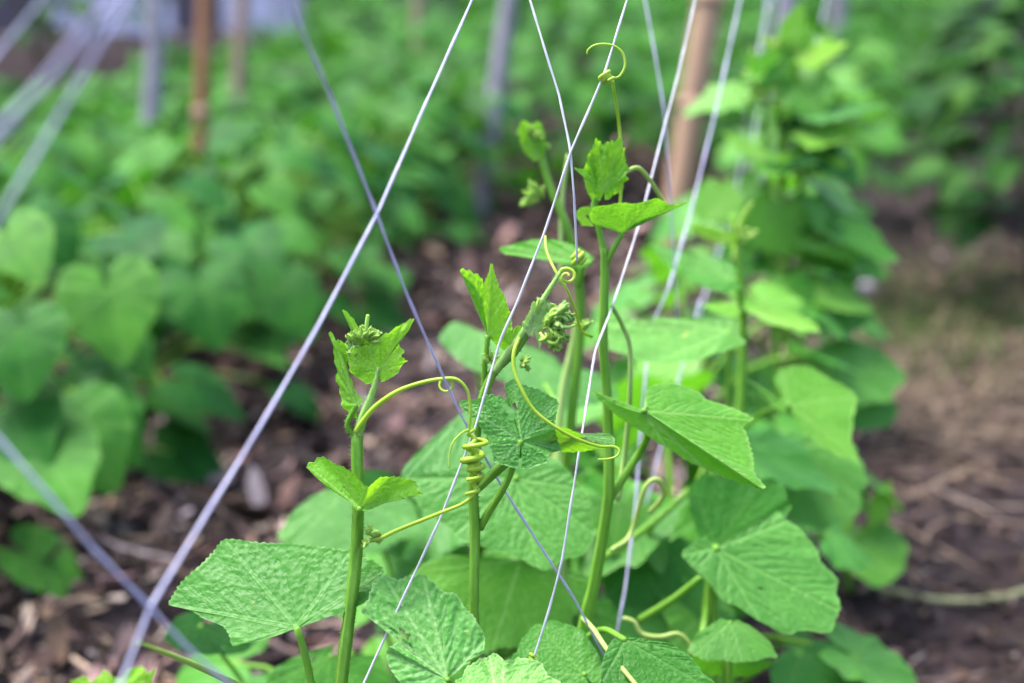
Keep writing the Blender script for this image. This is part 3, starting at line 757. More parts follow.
string([(730, -150, 1.15), (695, 0, 1.10), (678, 75, 1.07), (661, 140, 1.04), (640, 222, 1.0), (612, 308, .95), (595, 352, .92), (581, 440, .88), (562, 560, .865), (549, 610, .86), (533, 660, .855)], W, 'white string running from the top right to a tendril at the bottom')
string([(634, -60, 1.22), (645, 0, 1.2), (656, 60, 1.18), (664, 110, 1.17), (668, 160, 1.17), (674, 260, 1.2), (678, 330, 1.25)], 1.05, 'faint thin string left of the bamboo pole', mat='twinebacklit')
string([(775, -140, 1.42), (740, 0, 1.36), (716, 110, 1.30), (690, 215, 1.25), (668, 290, 1.2), (650, 330, 1.2), (640, 440, 1.15), (636, 500, 1.13), (625, 590, 1.1), (604, 700, 1.08)], 1.5, 'blurred white string passing just right of the bamboo pole', mat='twinebacklit')
string([(700, 300, 1.3), (680, 375, 1.28), (660, 450, 1.24), (645, 510, 1.22), (636, 580, 1.2), (618, 690, 1.16)], 1.25, 'pale string low among the leaves behind the blurred one', mat='twinebacklit')
string([(785, -60, 1.9), (765, 20, 1.8), (748, 110, 1.75), (735, 200, 1.7), (700, 310, 1.62), (680, 380, 1.6)], 1.56, 'leftmost of three blurred strings on the tall far vine', mat='twinebacklit')
string([(768, -20, 1.95), (762, 90, 1.9), (750, 160, 1.85), (744, 230, 1.8)], 1.40, 'second of three blurred strings on the tall far vine', mat='twinebacklit')
string([(782, -20, 2.0), (772, 80, 2.0), (762, 170, 2.0), (756, 240, 2.0)], 1.40, 'third of three blurred strings on the tall far vine', mat='twinebacklit')
string([(835, -40, 1.95), (822, 20, 1.9), (811, 80, 1.85), (806, 150, 1.85)], 1.33, 'short pale string at the top of the tallest far leaves', mat='twinebacklit')
# near, left
string([(500, -75, .86), (472, 0, .83), (425, 105, .775), (378, 212, .73), (316, 330, .695), (258, 430, .655), (200, 525, .62), (151, 606, .59), (118, 690, .57), (82, 780, .55)], 1.25, 'long blurred string crossing the left half from top centre to bottom left', mat='twinebacklit')
string([(260, -90, .56), (289, 0, .60), (330, 95, .67), (374, 207, .731), (405, 290, .77), (432, 352, .80), (461, 415, .84), (500, 483, .88), (541, 547, .90), (575, 600, .93), (607, 662, .95), (625, 700, .96)], 1.25, 'string falling from the top left to behind the middle stems', mat='twinebacklit')
string([(200, -120, .40), (112, 0, .41), (50, 75, .42), (0, 130, .43), (-80, 220, .44)], 2.2, 'broad very blurred string in the top left corner', mat='twinebacklit')
string([(190, -90, .47), (124, 5, .475), (84, 72, .48), (45, 140, .485), (0, 215, .49), (-60, 310, .49)], 1.3, 'fainter blurred string just right of the broad one at top left', mat='twinebacklit')
string([(70, -40, .5), (38, 5, .5), (0, 50, .5), (-50, 110, .5)], 1.2, 'short dim string in the extreme top left corner', mat='twinebacklit')
string([(-60, 370, .55), (0, 440, .555), (50, 497, .56), (90, 545, .57), (149, 606, .588), (185, 645, .60), (235, 690, .62)], 1.25, 'blurred string rising from the lower left corner to the long string', mat='twinebacklit')

# ------------------------------------------------------------------ central row: the plants in focus
GR = 'cucumber plants in the central row'
def plant(px, py, label):
    g_ = G(px, py); return thing('cucumber_plant', (g_.x, g_.y, 0), label, 'cucumber plant', GR)
def ypt(px, py, d): return (px, py, d)
HR = (240, 40)
def young(parent, A, pts, tip, n=(0, -1, .1), mat='young', **kw):
    kw.setdefault('bull', .03); kw.setdefault('serr', .05); kw.setdefault('nteeth', 30); kw.setdefault('ripple', .03); kw.setdefault('crump', .02)
    return leaf(parent, A, pts, tip, n=n, mat=mat, res=kw.pop('res', (140, 22)), name=kw.pop('name', 'young_leaf'), **kw)

# --- plant A
A_ = plant(312, 1240, 'leftmost sharp cucumber plant with a broad flat leaf at its lower left')
tube('stem', [(312, 1245, gd(312, 1245)), (322, 1000, .86), (331, 800, .85), (341, 683, .85), (350, 610, .85), (356, 556, .85), (358, 500, .85), (357, 460, .85), (357, 436, .85)], [9, 9, 8.6, 7.6, 6.2, 5.8, 5.6], M['stem'], A_, n=120, ns=20, ridge=.12, lump=.03, hairs=2200, hairlen=.0022, seed=1)
tip = tube('growing_tip', [(357, 438, .85), (362, 420, .848), (371, 397, .846), (376, 380, .8455), (378, 368, .845)], [4.6, 4.6, 3.8, 2.6, 1.2], M['hairy'], A_, n=24, ns=14, ridge=.1, hairs=300, seed=2)
young(tip, (378, 371, .846), [(376, 382), (366, 384), (361, 380), (350, 371), (348, 358), (356, 348), (368, 345), (380, 338), (398, 326), (412, 319.5), (410, 329), (403, 336), (398, 343), (405, 352), (400, 356), (408, 361), (403, 364), (398, 372), (390, 379), (381, 382)], 9, n=(.1, -1, .25), lobes=[4, 6, 13, 17], label='bright new leaf seen from below')
young(tip, (356, 405, .848), [(358, 418), (350, 416), (344, 406), (339, 392), (336, 372), (333, 350), (330, 331), (337, 341), (342, 350), (346, 364, 1), (350, 380, 1.2), (356, 392, 1), (362, 400, .6), (359, 412)], 6, n=(-.5, -.8, .1), petiole=[(357, 438, .85), (347, 425, .848)], pw=(2.6, 2.2))
young(tip, (358, 346, .85), [(358, 352), (352, 343), (349, 336), (352, 326), (346, 318), (342, 309.5), (349, 314), (354, 320), (358, 327), (361, 338), (360, 350)], 5, n=(0, -1, .2))
young(tip, (364, 372, .852), [(360, 378), (350, 366), (341, 352), (340, 340), (349, 346), (352, 335), (360, 342), (368, 352), (368, 368)], 5, n=(-.3, -1, .2), crump=.06)
buds('bud_cluster', tip, (366, 340, .849), 18, .010, .0042, seed=4)
buds('bud_cluster', tip, (355, 352, .853), 9, .008, .004, mat='hairy', seed=5)
young(tip, (362, 352, .853), [(360, 358), (352, 350), (350, 340), (357, 330), (362, 333), (366, 328), (372, 333), (378, 336), (374, 348), (366, 356)], 5, n=(0, -1, .2), crump=.06)
tube('bud', [(366, 332, .845), (367, 322, .845), (368, 315, .845)], [1.6, 2.3, 2.0], M['bud'], tip, ns=8)
leaf(A_, (360, 508, .834), [(357, 511), (348, 500), (330, 489), (316, 477), (306, 465), (321, 458.5), (338, 464, -.6), (352, 473, -.9), (368, 486, -1.1), (380, 478, -.9), (392, 476, -.6), (410, 480, -.2), (424, 494), (410, 496), (404, 498.5), (385, 503), (371, 509), (363, 511)], 8, n=(0, -.75, .65), lobes=[4, 6, 10, 12], mat='young', res=HR, bull=.022, serr=.04, ripple=.012, label='young cupped leaf on the main stem')
leaf(A_, (297, 628, .845), [(290, 630), (276, 636), (262, 640), (248, 643), (233, 646), (230, 636), (222, 626), (203, 618), (192, 611), (167.5, 604), (174, 592), (186, 579), (203, 562), (224, 540), (250, 541.5), (284, 543), (312, 546), (330, 548), (352, 550), (362, 557), (376, 563), (384, 570), (382, 580), (374, 592), (366, 602), (352, 609), (345, 611), (325, 613), (308, 620), (299, 626)], 13, n=(-.12, -.62, .78), lobes=[4, 9, 18, 21], res=(330, 56), bull=.011, serr=.018, nteeth=84, und=.005, angular=.5, ripple=.006, crump=.004, 
     petiole=[(327, 790, .85), (312, 690, .85), (305, 655, .848)], pw=(5, 4.2, 3.8), label='broad flat green leaf with sharp toothed edge')
buds('flower_bud', A_, (371, 536, .846), 9, .0055, .0036, seed=8, up=(.6, -.2, .5))
tube('tendril', [(362, 541, .848), (378, 539, .845), (400, 529, .84), (440, 513, .835), (462, 504, .833), (474, 494, .832), (477, 486, .832)], [2.5, 2.4, 2.2, 1.9], M['tendril'], A_, n=50, ns=9)
V, F = tube_vf(helix(P(476, 494, .834), P(471, 430, .834), .0034, 5.5, 150, seed=3, jit=.36), np.array([.0010, .0017, .0016, .0018, .0010]), 9)
obj('tendril', V, F, M['tendril'], np.array(P(476, 494, .834)), A_)['label'] = 'yellow coiled tendril wound round the string'
V, F = tube_vf(helix(P(474, 480, .832), P(474, 440, .832), .0045, 3.6, 90, phase=1.3, seed=13, jit=.3), np.array([.0011, .0017, .0018, .0012]), 9)
obj('tendril', V, F, M['tendril'], np.array(P(474, 480, .832)), A_)
tube('tendril', [(469, 430, .832), (463, 432, .83), (454, 441, .828), (450, 452, .828), (449.5, 468, .828)], [1.4, 1.2, .9], M['tendril'], A_, n=24, ns=8)
tube('tendril', [(356, 432, .848), (364, 420, .843), (376, 406, .838), (398, 391, .833), (424, 382, .83), (446, 378.5, .829), (458, 380, .829), (467, 390, .83), (470, 405, .831), (470, 420, .832), (468, 434, .834)], [3.6, 3, 2.6, 2.2, 1.8, 1.5], M['tendril'], A_, n=60, ns=9)
lp = [(446 + 6.5 * math.sin(a), 385 - 6.5 * math.cos(a), .829 + .001 * a) for a in np.linspace(-.3, 6.6, 12)]
tube('tendril', lp, [1.6, 1.5, 1.2], M['tendril'], A_, n=40, ns=8)

# --- plant B
B_ = plant(478, 1235, 'middle cucumber plant with a bent tip and crumpled bluish green leaf')
tube('stem', [(478, 1240, gd(478, 1240)), (476, 900, .87), (474, 683, .865), (474, 610, .865), (474.5, 560, .865), (475, 530, .865), (473, 490, .862), (474, 455, .86), (478, 420, .858), (487, 386, .855), (496, 369, .853), (514, 352, .851), (525, 335, .85)], [7, 7, 6.4, 6, 5.8, 5.2, 5, 4.8, 5, 5, 4.5], M['stem'], B_, n=140, ns=18, ridge=.12, lump=.03, hairs=2200, hairlen=.0022, seed=11)
bt = tube('growing_tip', [(494, 372, .852), (505, 357, .85), (520, 337, .848), (535, 312, .846), (547, 293, .845), (556, 279, .845), (561, 271, .845)], [4.4, 4.2, 3.6, 3.0, 2.4, 2.0], M['hairy'], B_, n=44, ns=12, hairs=260, seed=12)
cl = [(561, 271, .845)] + [(567 + (9.5 - .9 * a) * math.sin(a - .7), 276.5 - (8.5 - .8 * a) * math.cos(a - .7), .845 - .0006 * a) for a in np.linspace(.2, 8.4, 16)]
tube('tendril', cl, [2.2, 2.1, 1.9, 1.6], M['tendril'], B_, n=70, ns=9)
buds('bud_cluster', bt, (550, 326, .845), 34, .017, .0052, seed=15, up=(.7, -.3, .3))
buds('bud_cluster', bt, (558, 317, .842), 14, .011, .005, mat='hairy', seed=16, up=(1, -.2, .4))
for q in ([(545, 325, .842), (558, 316, .839), (566, 309, .838), (569, 306, .838)], [(548, 330, .842), (560, 327, .838), (569, 327, .836), (575, 325, .836)], [(540, 333, .842), (548, 342, .838), (556, 343, .837), (560, 337, .836)], [(548, 322, .844), (552, 311, .843), (558, 309, .842)]):
    tube('bud', q, [1.6, 2.3, 2.0, 1.3], M['bud'], bt, ns=8)
young(bt, (534, 331, .846), [(533, 337), (524, 331), (523, 322), (529, 313), (531, 306), (534, 300.5), (537, 307), (541, 305), (548, 304), (550, 312), (546, 322), (542, 334), (540, 350), (537, 340)], 5, n=(.2, -1, .1), mat='hairyleaf')
young(bt, (511, 346, .848), [(503, 341), (503, 333), (512, 330), (519, 325), (523, 332), (517, 342), (516, 349), (505, 351)], 3, n=(.1, -1, .2))
buds('flower_bud', B_, (521, 363, .848), 5, .005, .0034, seed=19, up=(.9, -.2, .3))
buds('flower_bud', B_, (491, 362, .853), 6, .007, .0036, seed=21)
leaf(B_, (488, 336, .85), [(487, 338), (484.5, 315), (481, 296), (471, 282), (460.5, 272.5), (475, 271.5), (482, 279), (483, 288, .5), (491, 264.5, 1.4), (497, 280, 1.2), (505, 299, .8), (511, 315, .6), (511.5, 329, .2), (511, 340), (505, 350), (495, 344)], 8, n=(.35, -.95, .1), lobes=[4, 11], mat='young', res=HR, bull=.028, serr=.035, ripple=.012, crump=.012, petiole=[(484, 385, .857), (485, 362, .853)], pw=(2.8, 2.6), label='upright folded young leaf with two points')
leaf(B_, (521, 441, .842), [(518, 469), (506, 466), (494, 462), (493, 450), (487, 442), (478, 424), (459.5, 403), (480, 396.5), (497, 396), (506, 398), (507.5, 402, .6), (505, 385, .5), (514, 381.5), (526, 384), (541, 391), (558, 402), (557, 417), (554, 430), (558, 440, .8), (561, 450, .9), (548, 454), (547, 463), (534, 468), (522, 470)], 12, n=(0, -.9, .45), lobes=[6, 15, 19, 2], res=(300, 50), bull=.03, serr=.022, ripple=.014, crump=.016, holes=[(.43, .72, .13)],
     petiole=[(480, 528, .868), (489, 512, .862), (507, 482, .85)], pw=(4.2, 3.4, 3.0), mat='leafblue', label='crumpled bluish green leaf with a torn hole')
leaf(B_, (556, 438, .848), [(553, 440), (557, 427), (566, 428), (578, 433), (592, 440, .2), (612, 446), (598, 449), (580, 452), (562, 452), (554, 446)], 5, n=(.1, -.8, -.4), mat='young', res=(160, 24), bull=.015, serr=.02)
leaf(B_, (575, 434, .852), [(572, 431), (585, 433), (600, 432.5), (612, 435), (615, 440), (611, 445), (590, 441), (574, 435)], 4, n=(.1, -.75, .65), mat='leafblue', res=(140, 22), bull=.03, crump=.015)
tube('tendril', [(519, 338, .846), (514, 352, .842), (514, 368, .84), (520, 386, .838), (533, 409, .837), (552, 425, .838), (575, 438, .842), (598, 446, .846), (613, 446.5, .846), (619, 450, .845), (617, 456, .844), (608, 459, .844), (598, 459.5, .844)], [2.6, 2.5, 2.3, 2.3, 2.1, 2.0, 1.6, 1.2], M['tendril'], B_, n=90, ns=9)
leaf(B_, (447, 679, .82), [(446, 688), (430, 700), (412, 690), (400, 682), (390, 668), (385.5, 652), (389, 645, -.4), (398, 642), (398, 632), (388, 624), (374, 618), (361, 611), (370, 596), (384, 574), (399, 576), (414, 578), (424.5, 576), (434, 583), (447, 591), (462, 603), (474, 617), (485, 640), (484, 652), (474, 658), (458, 664), (449, 672), (447, 677)], 16, n=(0, -.72, .68), lobes=[5, 13, 21, 11], res=(300, 52), bull=.03, serr=.016, nteeth=70, ripple=.012, crump=.012, holes=[(.32, .80, .055)],
     petiole=[(474, 760, .86), (460, 710, .838)], pw=(3.4, 3), mat='leafblue', label='puckered leaf with a small hole at the bottom of the view')
leaf(B_, (500, 720, .80), [(490, 722), (470, 704), (456, 684), (468, 668), (489, 654), (498, 657), (505, 660), (518, 657), (530, 660), (541, 664.5), (550, 674), (562, 690), (560, 710), (535, 724), (505, 722)], 6, n=(0, -.55, .83), lobes=[4, 9, 11], mat='leafblue', res=(240, 40), bull=.028, serr=.02, ripple=.02, crump=.016)

# --- plant C
C_ = plant(585, 1190, 'tallest sharp cucumber plant with a spiky tip and tendril reaching the string')
tube('stem', [(585, 1195, gd(585, 1195)), (560, 800, 1.0), (582, 640, .985), (595, 580, .975), (606, 515, .965), (609, 480, .96), (607, 400, .957), (603, 340, .953), (604, 300, .95), (605, 262, .947), (604, 248, .945)], [7, 7, 7, 7, 7, 6.4, 5.8, 5.2, 4.6, 4], M['stem'], C_, n=110, ns=18, ridge=.12, lump=.025, hairs=900, seed=31)
ct = tube('growing_tip', [(604, 250, .945), (598, 225, .944), (594, 206, .943), (600, 190, .942), (604, 172, .94)], [3.2, 3.0, 3.2, 3.0], M['stem'], C_, n=30, ns=12, hairs=200, seed=32)
young(ct, (604, 192, .936), [(600, 201), (592, 196), (586, 190), (584, 178), (573, 167), (583, 170), (587, 158), (592, 150), (597, 137), (603, 146), (609, 142), (616, 140), (621, 136), (622, 150), (624, 163), (630, 168), (625, 175), (628, 180), (618, 186), (610, 199), (605, 200)], 8, n=(0, -1, .2), lobes=[4, 12, 15], serr=.07, crump=.05, label='spiky unfolding leaf at the shoot tip')
young(ct, (592, 195, .94), [(594, 204), (588, 192), (586, 180), (588, 165), (590, 150), (595, 160), (597, 175), (597, 190)], 4, n=(-.6, -.8, 0))
young(ct, (612, 186, .948), [(604, 190), (606, 170), (610, 150), (618, 140), (624, 150), (626, 170), (622, 190), (612, 196)], 3, n=(.4, -.9, .2), crump=.05)
young(ct, (585, 215, .955), [(594, 226), (582, 225), (576, 215), (580, 208), (590, 207), (596, 216)], 3, n=(0, -1, .3))
buds('bud_cluster', ct, (606, 160, .945), 8, .008, .005, seed=34)
leaf(C_, (622, 234, .94), [(616, 231), (606, 227), (593, 224), (590, 216), (592, 208), (600, 205.5), (615, 203.5), (640, 202.5), (656, 198), (660, 200.5), (670, 204), (686, 203), (676, 208), (660, 214), (645, 219), (634, 224), (626, 232)], 11, n=(-.2, -.85, -.3), lobes=[3, 8], mat='leaffresh', res=HR, bull=.016, serr=.018, nteeth=60, petiole=[(606, 264, .947), (613, 250, .943)], pw=(3, 2.4), label='light green leaf held level with its underside towards us')
tube('tendril', [(619, 215, .944), (621, 190, .944), (621, 150, .938), (618, 115, .93), (614, 90, .90), (613, 80, .88)], [2.0, 2.0, 1.8, 1.6], M['tendril'], C_, n=40, ns=9)
cu = [(613, 82, .88), (607, 80, .87), (604, 76, .862), (608, 74, .86), (614, 78, .862), (620, 76, .862), (625, 66, .862), (623, 54, .862), (615, 46.5, .862), (604, 44, .862), (594, 45.5, .862), (588, 50, .862), (587, 54, .862)]
tube('tendril', cu, [1.6, 1.7, 1.7, 1.4, 1.1], M['tendril'], C_, n=70, ns=9)
V, F = tube_vf(helix(P(604, 74, .857), P(608, 82, .857), .0030, 2.2, 50, seed=7), .0012, 8); obj('tendril', V, F, M['tendril'], np.array(P(604, 74, .857)), C_)
tube('tendril', [(625, 172, .944), (638, 168, .95), (650, 180, .96), (660, 196, .97), (668, 208, .98)], [2.4, 2.2, 1.8], M['tendrilpale'], C_, n=30, ns=9)
tube('tendril', [(545, 236, .92), (547, 252, .91), (556, 272, .90), (566, 288, .90), (575, 310, .91), (581, 330, .93), (592, 337, .945)], [1.6, 1.8, 1.7, 1.7], M['tendril'], C_, n=40, ns=8)
V, F = tube_vf(helix(P(575, 254, .905), P(582, 262, .905), .0034, 2.3, 60, seed=9), .0016, 8); obj('tendril', V, F, M['tendril'], np.array(P(575, 254, .905)), C_)
buds('flower_bud', C_, (585, 330, .945), 6, .007, .004, seed=36)
leaf(C_, (644, 410, .925), [(640, 413), (632, 411), (612, 402), (592, 390), (598, 399, .2), (615, 414, .7), (640, 431, 1.2), (668, 449, 1.4), (700, 467, 1.3), (735, 481, .6), (763, 488, -1.0), (755, 470, .0), (751, 452, .8), (746, 434, 1.2), (744, 426, 1.4), (755, 419, 1.6), (740, 412, 1.8), (724, 405, 2.2), (706, 399, 2.2), (700, 393, 2.4), (680, 385, 2.4), (660, 384, 2.0), (647, 389, 1.4), (646, 398, .6), (648, 406, 0)], 10, n=(.25, -.55, .8), lobes=[3, 7, 15, 22], res=(300, 50), bull=.012, serr=.02, nteeth=74, und=.010, ripple=.004, petiole=[(606, 505, .965), (622, 480, .965), (640, 452, .965), (648, 434, .95)], pw=(4.4, 3.8, 3.2), mat='leaffresh', label='fresh folded leaf with a pale upper face right of the stem')
tube('tendril', [(612, 306, .95), (622, 325, .96), (630, 350, .965), (629, 410, .97), (624, 460, .975), (618, 500, .97)], [2.2, 2.6, 3.0, 3.2], M['stempale'], C_, n=50, ns=10)
tube('tendril', [(650, 512, 1.05), (664, 495, 1.03), (658, 480, 1.02), (645, 488, 1.02), (630, 535, 1.03), (612, 550, 1.0)], [2.6, 2.6, 2.3], M['tendrilpale'], C_, n=44, ns=9)
tube('tendril', [(583, 618, .95), (594, 630, .93), (606, 648, .91), (622, 668, .89), (640, 690, .87)], [2.4, 2.6, 2.5], M['tendrilpale'], C_, n=30, ns=9)
tube('tendril', [(623, 618, 1.03), (634, 622, 1.03), (642, 634, 1.03), (660, 637, 1.03), (678, 634, 1.03), (690, 645, 1.03), (690, 655, 1.03)], [2.2, 2.6, 2.4, 2.0], M['tendrilpale'], C_, n=44, ns=9)
V, F = tube_vf(helix(P(531, 662, .855), P(535, 656, .855), .0022, 2.2, 40, seed=19), .0012, 8); obj('tendril', V, F, M['tendril'], np.array(P(533, 660, .855)), C_)
leaf(C_, (585, 675, .93), [(590, 688), (540, 690), (515, 672), (513, 655), (522, 640), (538, 623), (556, 622), (575, 626), (590, 640), (600, 660), (602, 678), (596, 688)], 5, n=(0, -.6, .8), lobes=[2, 9], res=(160, 26), bull=.014, serr=.012, mat='leaf')
leaf(C_, (625, 640, .9), [(612, 640), (604, 655), (602, 680), (640, 710), (690, 705), (716, 690), (700, 668), (684, 651), (664, 642), (645, 639), (630, 637)], 5, n=(0, -.6, .8), lobes=[2, 7], res=(160, 26), bull=.014, serr=.012)

# --- plant D, just behind
D_ = plant(600, 1010, 'softly blurred plant with a nodding bud tip left of the sharp white string')
tube('stem', [(600, 1015, gd(600, 1015)), (575, 760, 1.16), (565, 520, 1.14), (571, 420, 1.13), (580, 330, 1.12), (577, 270, 1.11), (566, 225, 1.10), (553, 195, 1.10), (545, 170, 1.10), (541, 157, 1.10)], [7, 7, 7, 6, 5.4, 5, 4.6, 3.6], M['stem'], D_, n=90, ns=14, ridge=.08, hairs=200, seed=41)
dt = tube('growing_tip', [(541, 160, 1.10), (538, 150, 1.10), (535, 142, 1.10)], [3.4, 4.2, 3.4], M['hairy'], D_, ns=12)
young(dt, (538, 160, 1.095), [(534, 162), (524, 152), (520, 140), (518, 128), (524, 121), (532, 125), (540, 122), (544, 132), (546, 144), (544, 156)], 4, n=(0, -1, .2), crump=.06)
young(dt, (535, 158, 1.11), [(532, 160), (526, 152), (526, 138), (532, 130), (540, 132), (543, 145), (540, 158)], 3, n=(.4, -.9, 0), crump=.06)
buds('bud_cluster', dt, (532, 140, 1.1), 12, .012, .006, seed=44)
buds('flower_bud', D_, (540, 197, 1.1), 9, .014, .007, seed=45, up=(-.5, -.2, .2))
tube('tendril', [(561, 285, 1.1), (561, 230, 1.1), (563, 190, 1.1), (568, 155, 1.1)], [2.6, 2.6, 2.0], M['stempale'], D_, ns=9)
tube('stem', [(585, 800, 1.12), (560, 560, 1.1), (557, 450, 1.12), (563, 390, 1.125), (573, 345, 1.125), (579, 310, 1.12)], [5, 6, 6, 5, 3.4], M['stempale'], D_, n=50, ns=14)
leaf(D_, (590, 263, 1.02), [(588, 267), (572, 267, -.4), (555, 262, -.8), (530, 258, -.8), (499, 252), (512, 244), (530, 240), (550, 239), (570, 243), (584, 250), (594, 258)], 4, n=(-.1, -.7, .65), mat='leaffresh', res=(180, 28), bull=.012, serr=.012)
leaf(D_, (515, 478, 1.06), [(508, 470), (480, 462), (440, 470), (404, 478), (412, 496), (430, 515), (455, 535), (480, 545), (510, 556), (538, 567), (560, 564), (585, 552), (594, 533), (592, 510), (582, 488), (560, 462), (535, 455), (520, 468)], 9, n=(0, -.7, .7), lobes=[3, 6, 12, 14], res=(220, 34), bull=.012, serr=.012, petiole=[(566, 560, 1.14), (550, 500, 1.1)], pw=(4, 3.4), mat='leafmat2', label='large pale matt leaf behind the middle stem')
leaf(D_, (470, 405, 1.12), [(478, 412), (455, 425), (430, 440), (408, 462), (403, 478), (430, 482), (470, 485), (510, 480), (540, 460), (536, 430), (510, 405), (490, 398)], 4, n=(0, -.6, .8), lobes=[2, 8], res=(160, 26), bull=.012, mat='leafmat2')
leaf(D_, (340, 495, 1.22), [(350, 492), (330, 488), (300, 505), (280, 532), (286, 548), (310, 560), (350, 556), (395, 545), (420, 525), (410, 500), (380, 488)], 4, n=(0, -.6, .8), lobes=[2, 8], res=(120, 20), mat='leafmat2')
leaf(D_, (360, 470, 1.25), [(352, 480), (345, 500), (350, 530), (380, 545), (420, 520), (410, 490), (385, 470)], 4, n=(.2, -.7, .7), res=(100, 16), mat='leafbed')
leaf(D_, (520, 560, 1.1), [(500, 560), (450, 555), (415, 570), (410, 600), (440, 630), (490, 650), (540, 640), (580, 610), (590, 580), (560, 562)], 5, n=(.1, -.7, .7), lobes=[2, 8], res=(140, 22))
leaf(D_, (575, 600, 1.12), [(560, 590), (540, 600), (520, 620), (525, 650), (560, 675), (600, 665), (620, 630), (610, 600)], 4, n=(0, -.7, .7), res=(120, 18), mat='leafbed')
leaf(D_, (475, 330, 1.3), [(470, 326), (452, 322), (440, 336), (447, 350), (465, 365), (490, 376), (540, 388), (565, 372), (550, 355), (520, 342)], 6, n=(0, -.5, .86), res=(120, 20), mat='leafmat2')
leaf(D_, (545, 385, 1.2), [(540, 375), (520, 368), (505, 385), (520, 400), (550, 410), (590, 405), (620, 395), (600, 375), (570, 366)], 5, n=(0, -.5, .86), res=(120, 20), mat='leafmat2')
leaf(D_, (200, 625, 1.15), [(212, 612), (188, 612), (172, 622), (165, 640), (185, 652), (222, 655), (250, 650), (256, 632), (235, 618)], 4, n=(0, -.7, .7), res=(100, 16), mat='leafbed')
leaf(D_, (330, 655, 1.1), [(335, 645), (300, 655), (275, 668), (262, 690), (280, 710), (330, 715), (390, 690), (380, 655)], 4, n=(.1, -.7, .7), res=(120, 18), mat='leafbed')
tube('runner', [(136, 642, .70), (158, 650, .75), (190, 663, .80), (225, 679, .86), (262, 697, .92)], [1.4, 3.0, 3.4, 3.8], M['tendrilpale'], D_, ns=10)
nb = plant(105, 1150, 'low plant whose bright leaf tips poke in at the bottom left')
tube('stem', [(105, 1155, gd(105, 1155)), (108, 800, .74), (112, 710, .72)], 5, M['stem'], nb, ns=10)
young(nb, (110, 700, .72), [(105, 705), (80, 700), (72, 682), (84, 676), (92, 682), (104, 671), (118, 678), (135, 666), (146, 672), (140, 690), (125, 704)], 5, n=(0, -.8, .6))
young(nb, (135, 705, .73), [(130, 708), (120, 695), (130, 680), (150, 672), (156, 668), (152, 682), (145, 700)], 4, n=(.2, -.8, .5))

# --- plant E and the fill of the row
E_ = plant(735, 880, 'blurred plant with several broad leaves right of the fresh folded leaf')
tube('stem', [(735, 885, gd(735, 885)), (728, 640, 1.3), (734, 480, 1.3), (742, 380, 1.3), (742, 310, 1.3), (738, 250, 1.3), (733, 215, 1.3)], [6, 6, 5.5, 5, 4], M['stem'], E_, n=70, ns=12, hairs=0)
et = tube('growing_tip', [(735, 260, 1.3), (737, 235, 1.3), (745, 215, 1.29), (752, 203, 1.28)], [3, 3.4, 3, 1.4], M['bud'], E_, ns=10)
buds('bud_cluster', et, (738, 236, 1.29), 10, .018, .007, seed=55)
young(et, (735, 245, 1.29), [(738, 250), (722, 245), (700, 236), (690, 225), (705, 226), (722, 230), (738, 236)], 3, n=(0, -.9, .4))
leaf(E_, (730, 330, 1.16), [(742, 338), (744, 344), (715, 354, -1), (690, 361, -1.4), (655, 364, -1.4), (625, 356, -1), (604, 340), (596, 325), (625, 318), (640, 328), (655, 318), (690, 318), (725, 320), (742, 326)], 7, n=(0, -.5, .86), lobes=[4, 10], res=(200, 30), bull=.012, serr=.02, mat='leafmat2')
leaf(E_, (735, 280, 1.22), [(742, 288), (720, 292, -.6), (690, 280, -.6), (662, 260), (655, 245), (690, 252), (715, 258), (738, 268)], 4, n=(0, -.55, .83), res=(140, 22), mat='leaf')
leaf(E_, (745, 310, 1.28), [(735, 318), (715, 312), (700, 305), (730, 302), (760, 304), (800, 316), (822, 331), (800, 330, -.6), (770, 324, -.6)], 6, n=(0, -.5, .86), res=(140, 22), mat='leaffresh')
leaf(E_, (790, 405, 1.2), [(782, 412), (765, 398), (748, 380), (734, 371), (755, 385, -.3), (775, 402), (781, 396), (774, 380), (782, 368), (805, 367), (822, 373), (845, 386), (855, 398), (853, 420), (852, 440), (859, 460), (840, 456), (820, 446), (800, 428)], 15, n=(.15, -.65, .75), lobes=[3, 8, 12], res=(200, 32), bull=.012, serr=.014, mat='leaf', label='lobed leaf with a pointed lower tip')
leaf(E_, (772, 445, 1.32), [(765, 440), (758, 460), (768, 500), (800, 525), (835, 527), (858, 510), (865, 470), (850, 445), (820, 435), (790, 432)], 5, n=(.1, -.7, .7), lobes=[2, 7], res=(140, 22), mat='leafmat2')
leaf(E_, (716, 548, 1.06), [(706, 536), (692, 545), (682, 555), (700, 575), (725, 600), (758, 620), (790, 634), (825, 630), (841, 612), (834, 580), (815, 548), (790, 520), (775, 512), (750, 530), (728, 545)], 8, n=(.1, -.62, .78), lobes=[2, 5, 11], res=(220, 34), bull=.01, serr=.01, mat='leafmat2', petiole=[(700, 640, 1.3), (708, 600, 1.15)], pw=(5, 4.4), label='large smooth drooping leaf low in the row')
leaf(E_, (715, 545, 1.1), [(700, 540), (690, 510), (692, 480), (730, 475), (770, 478), (788, 495), (785, 520), (760, 535), (735, 548)], 4, n=(0, -.75, .65), lobes=[2, 6], res=(160, 24), bull=.014, mat='leafbed')
leaf(E_, (730, 622, 1.02), [(722, 618), (700, 632), (688, 650), (700, 658, -.2), (730, 662, -.4), (762, 660, -.4), (776, 655), (768, 640), (752, 627), (738, 620)], 6, n=(0, -.6, .8), res=(140, 22), mat='leaf')
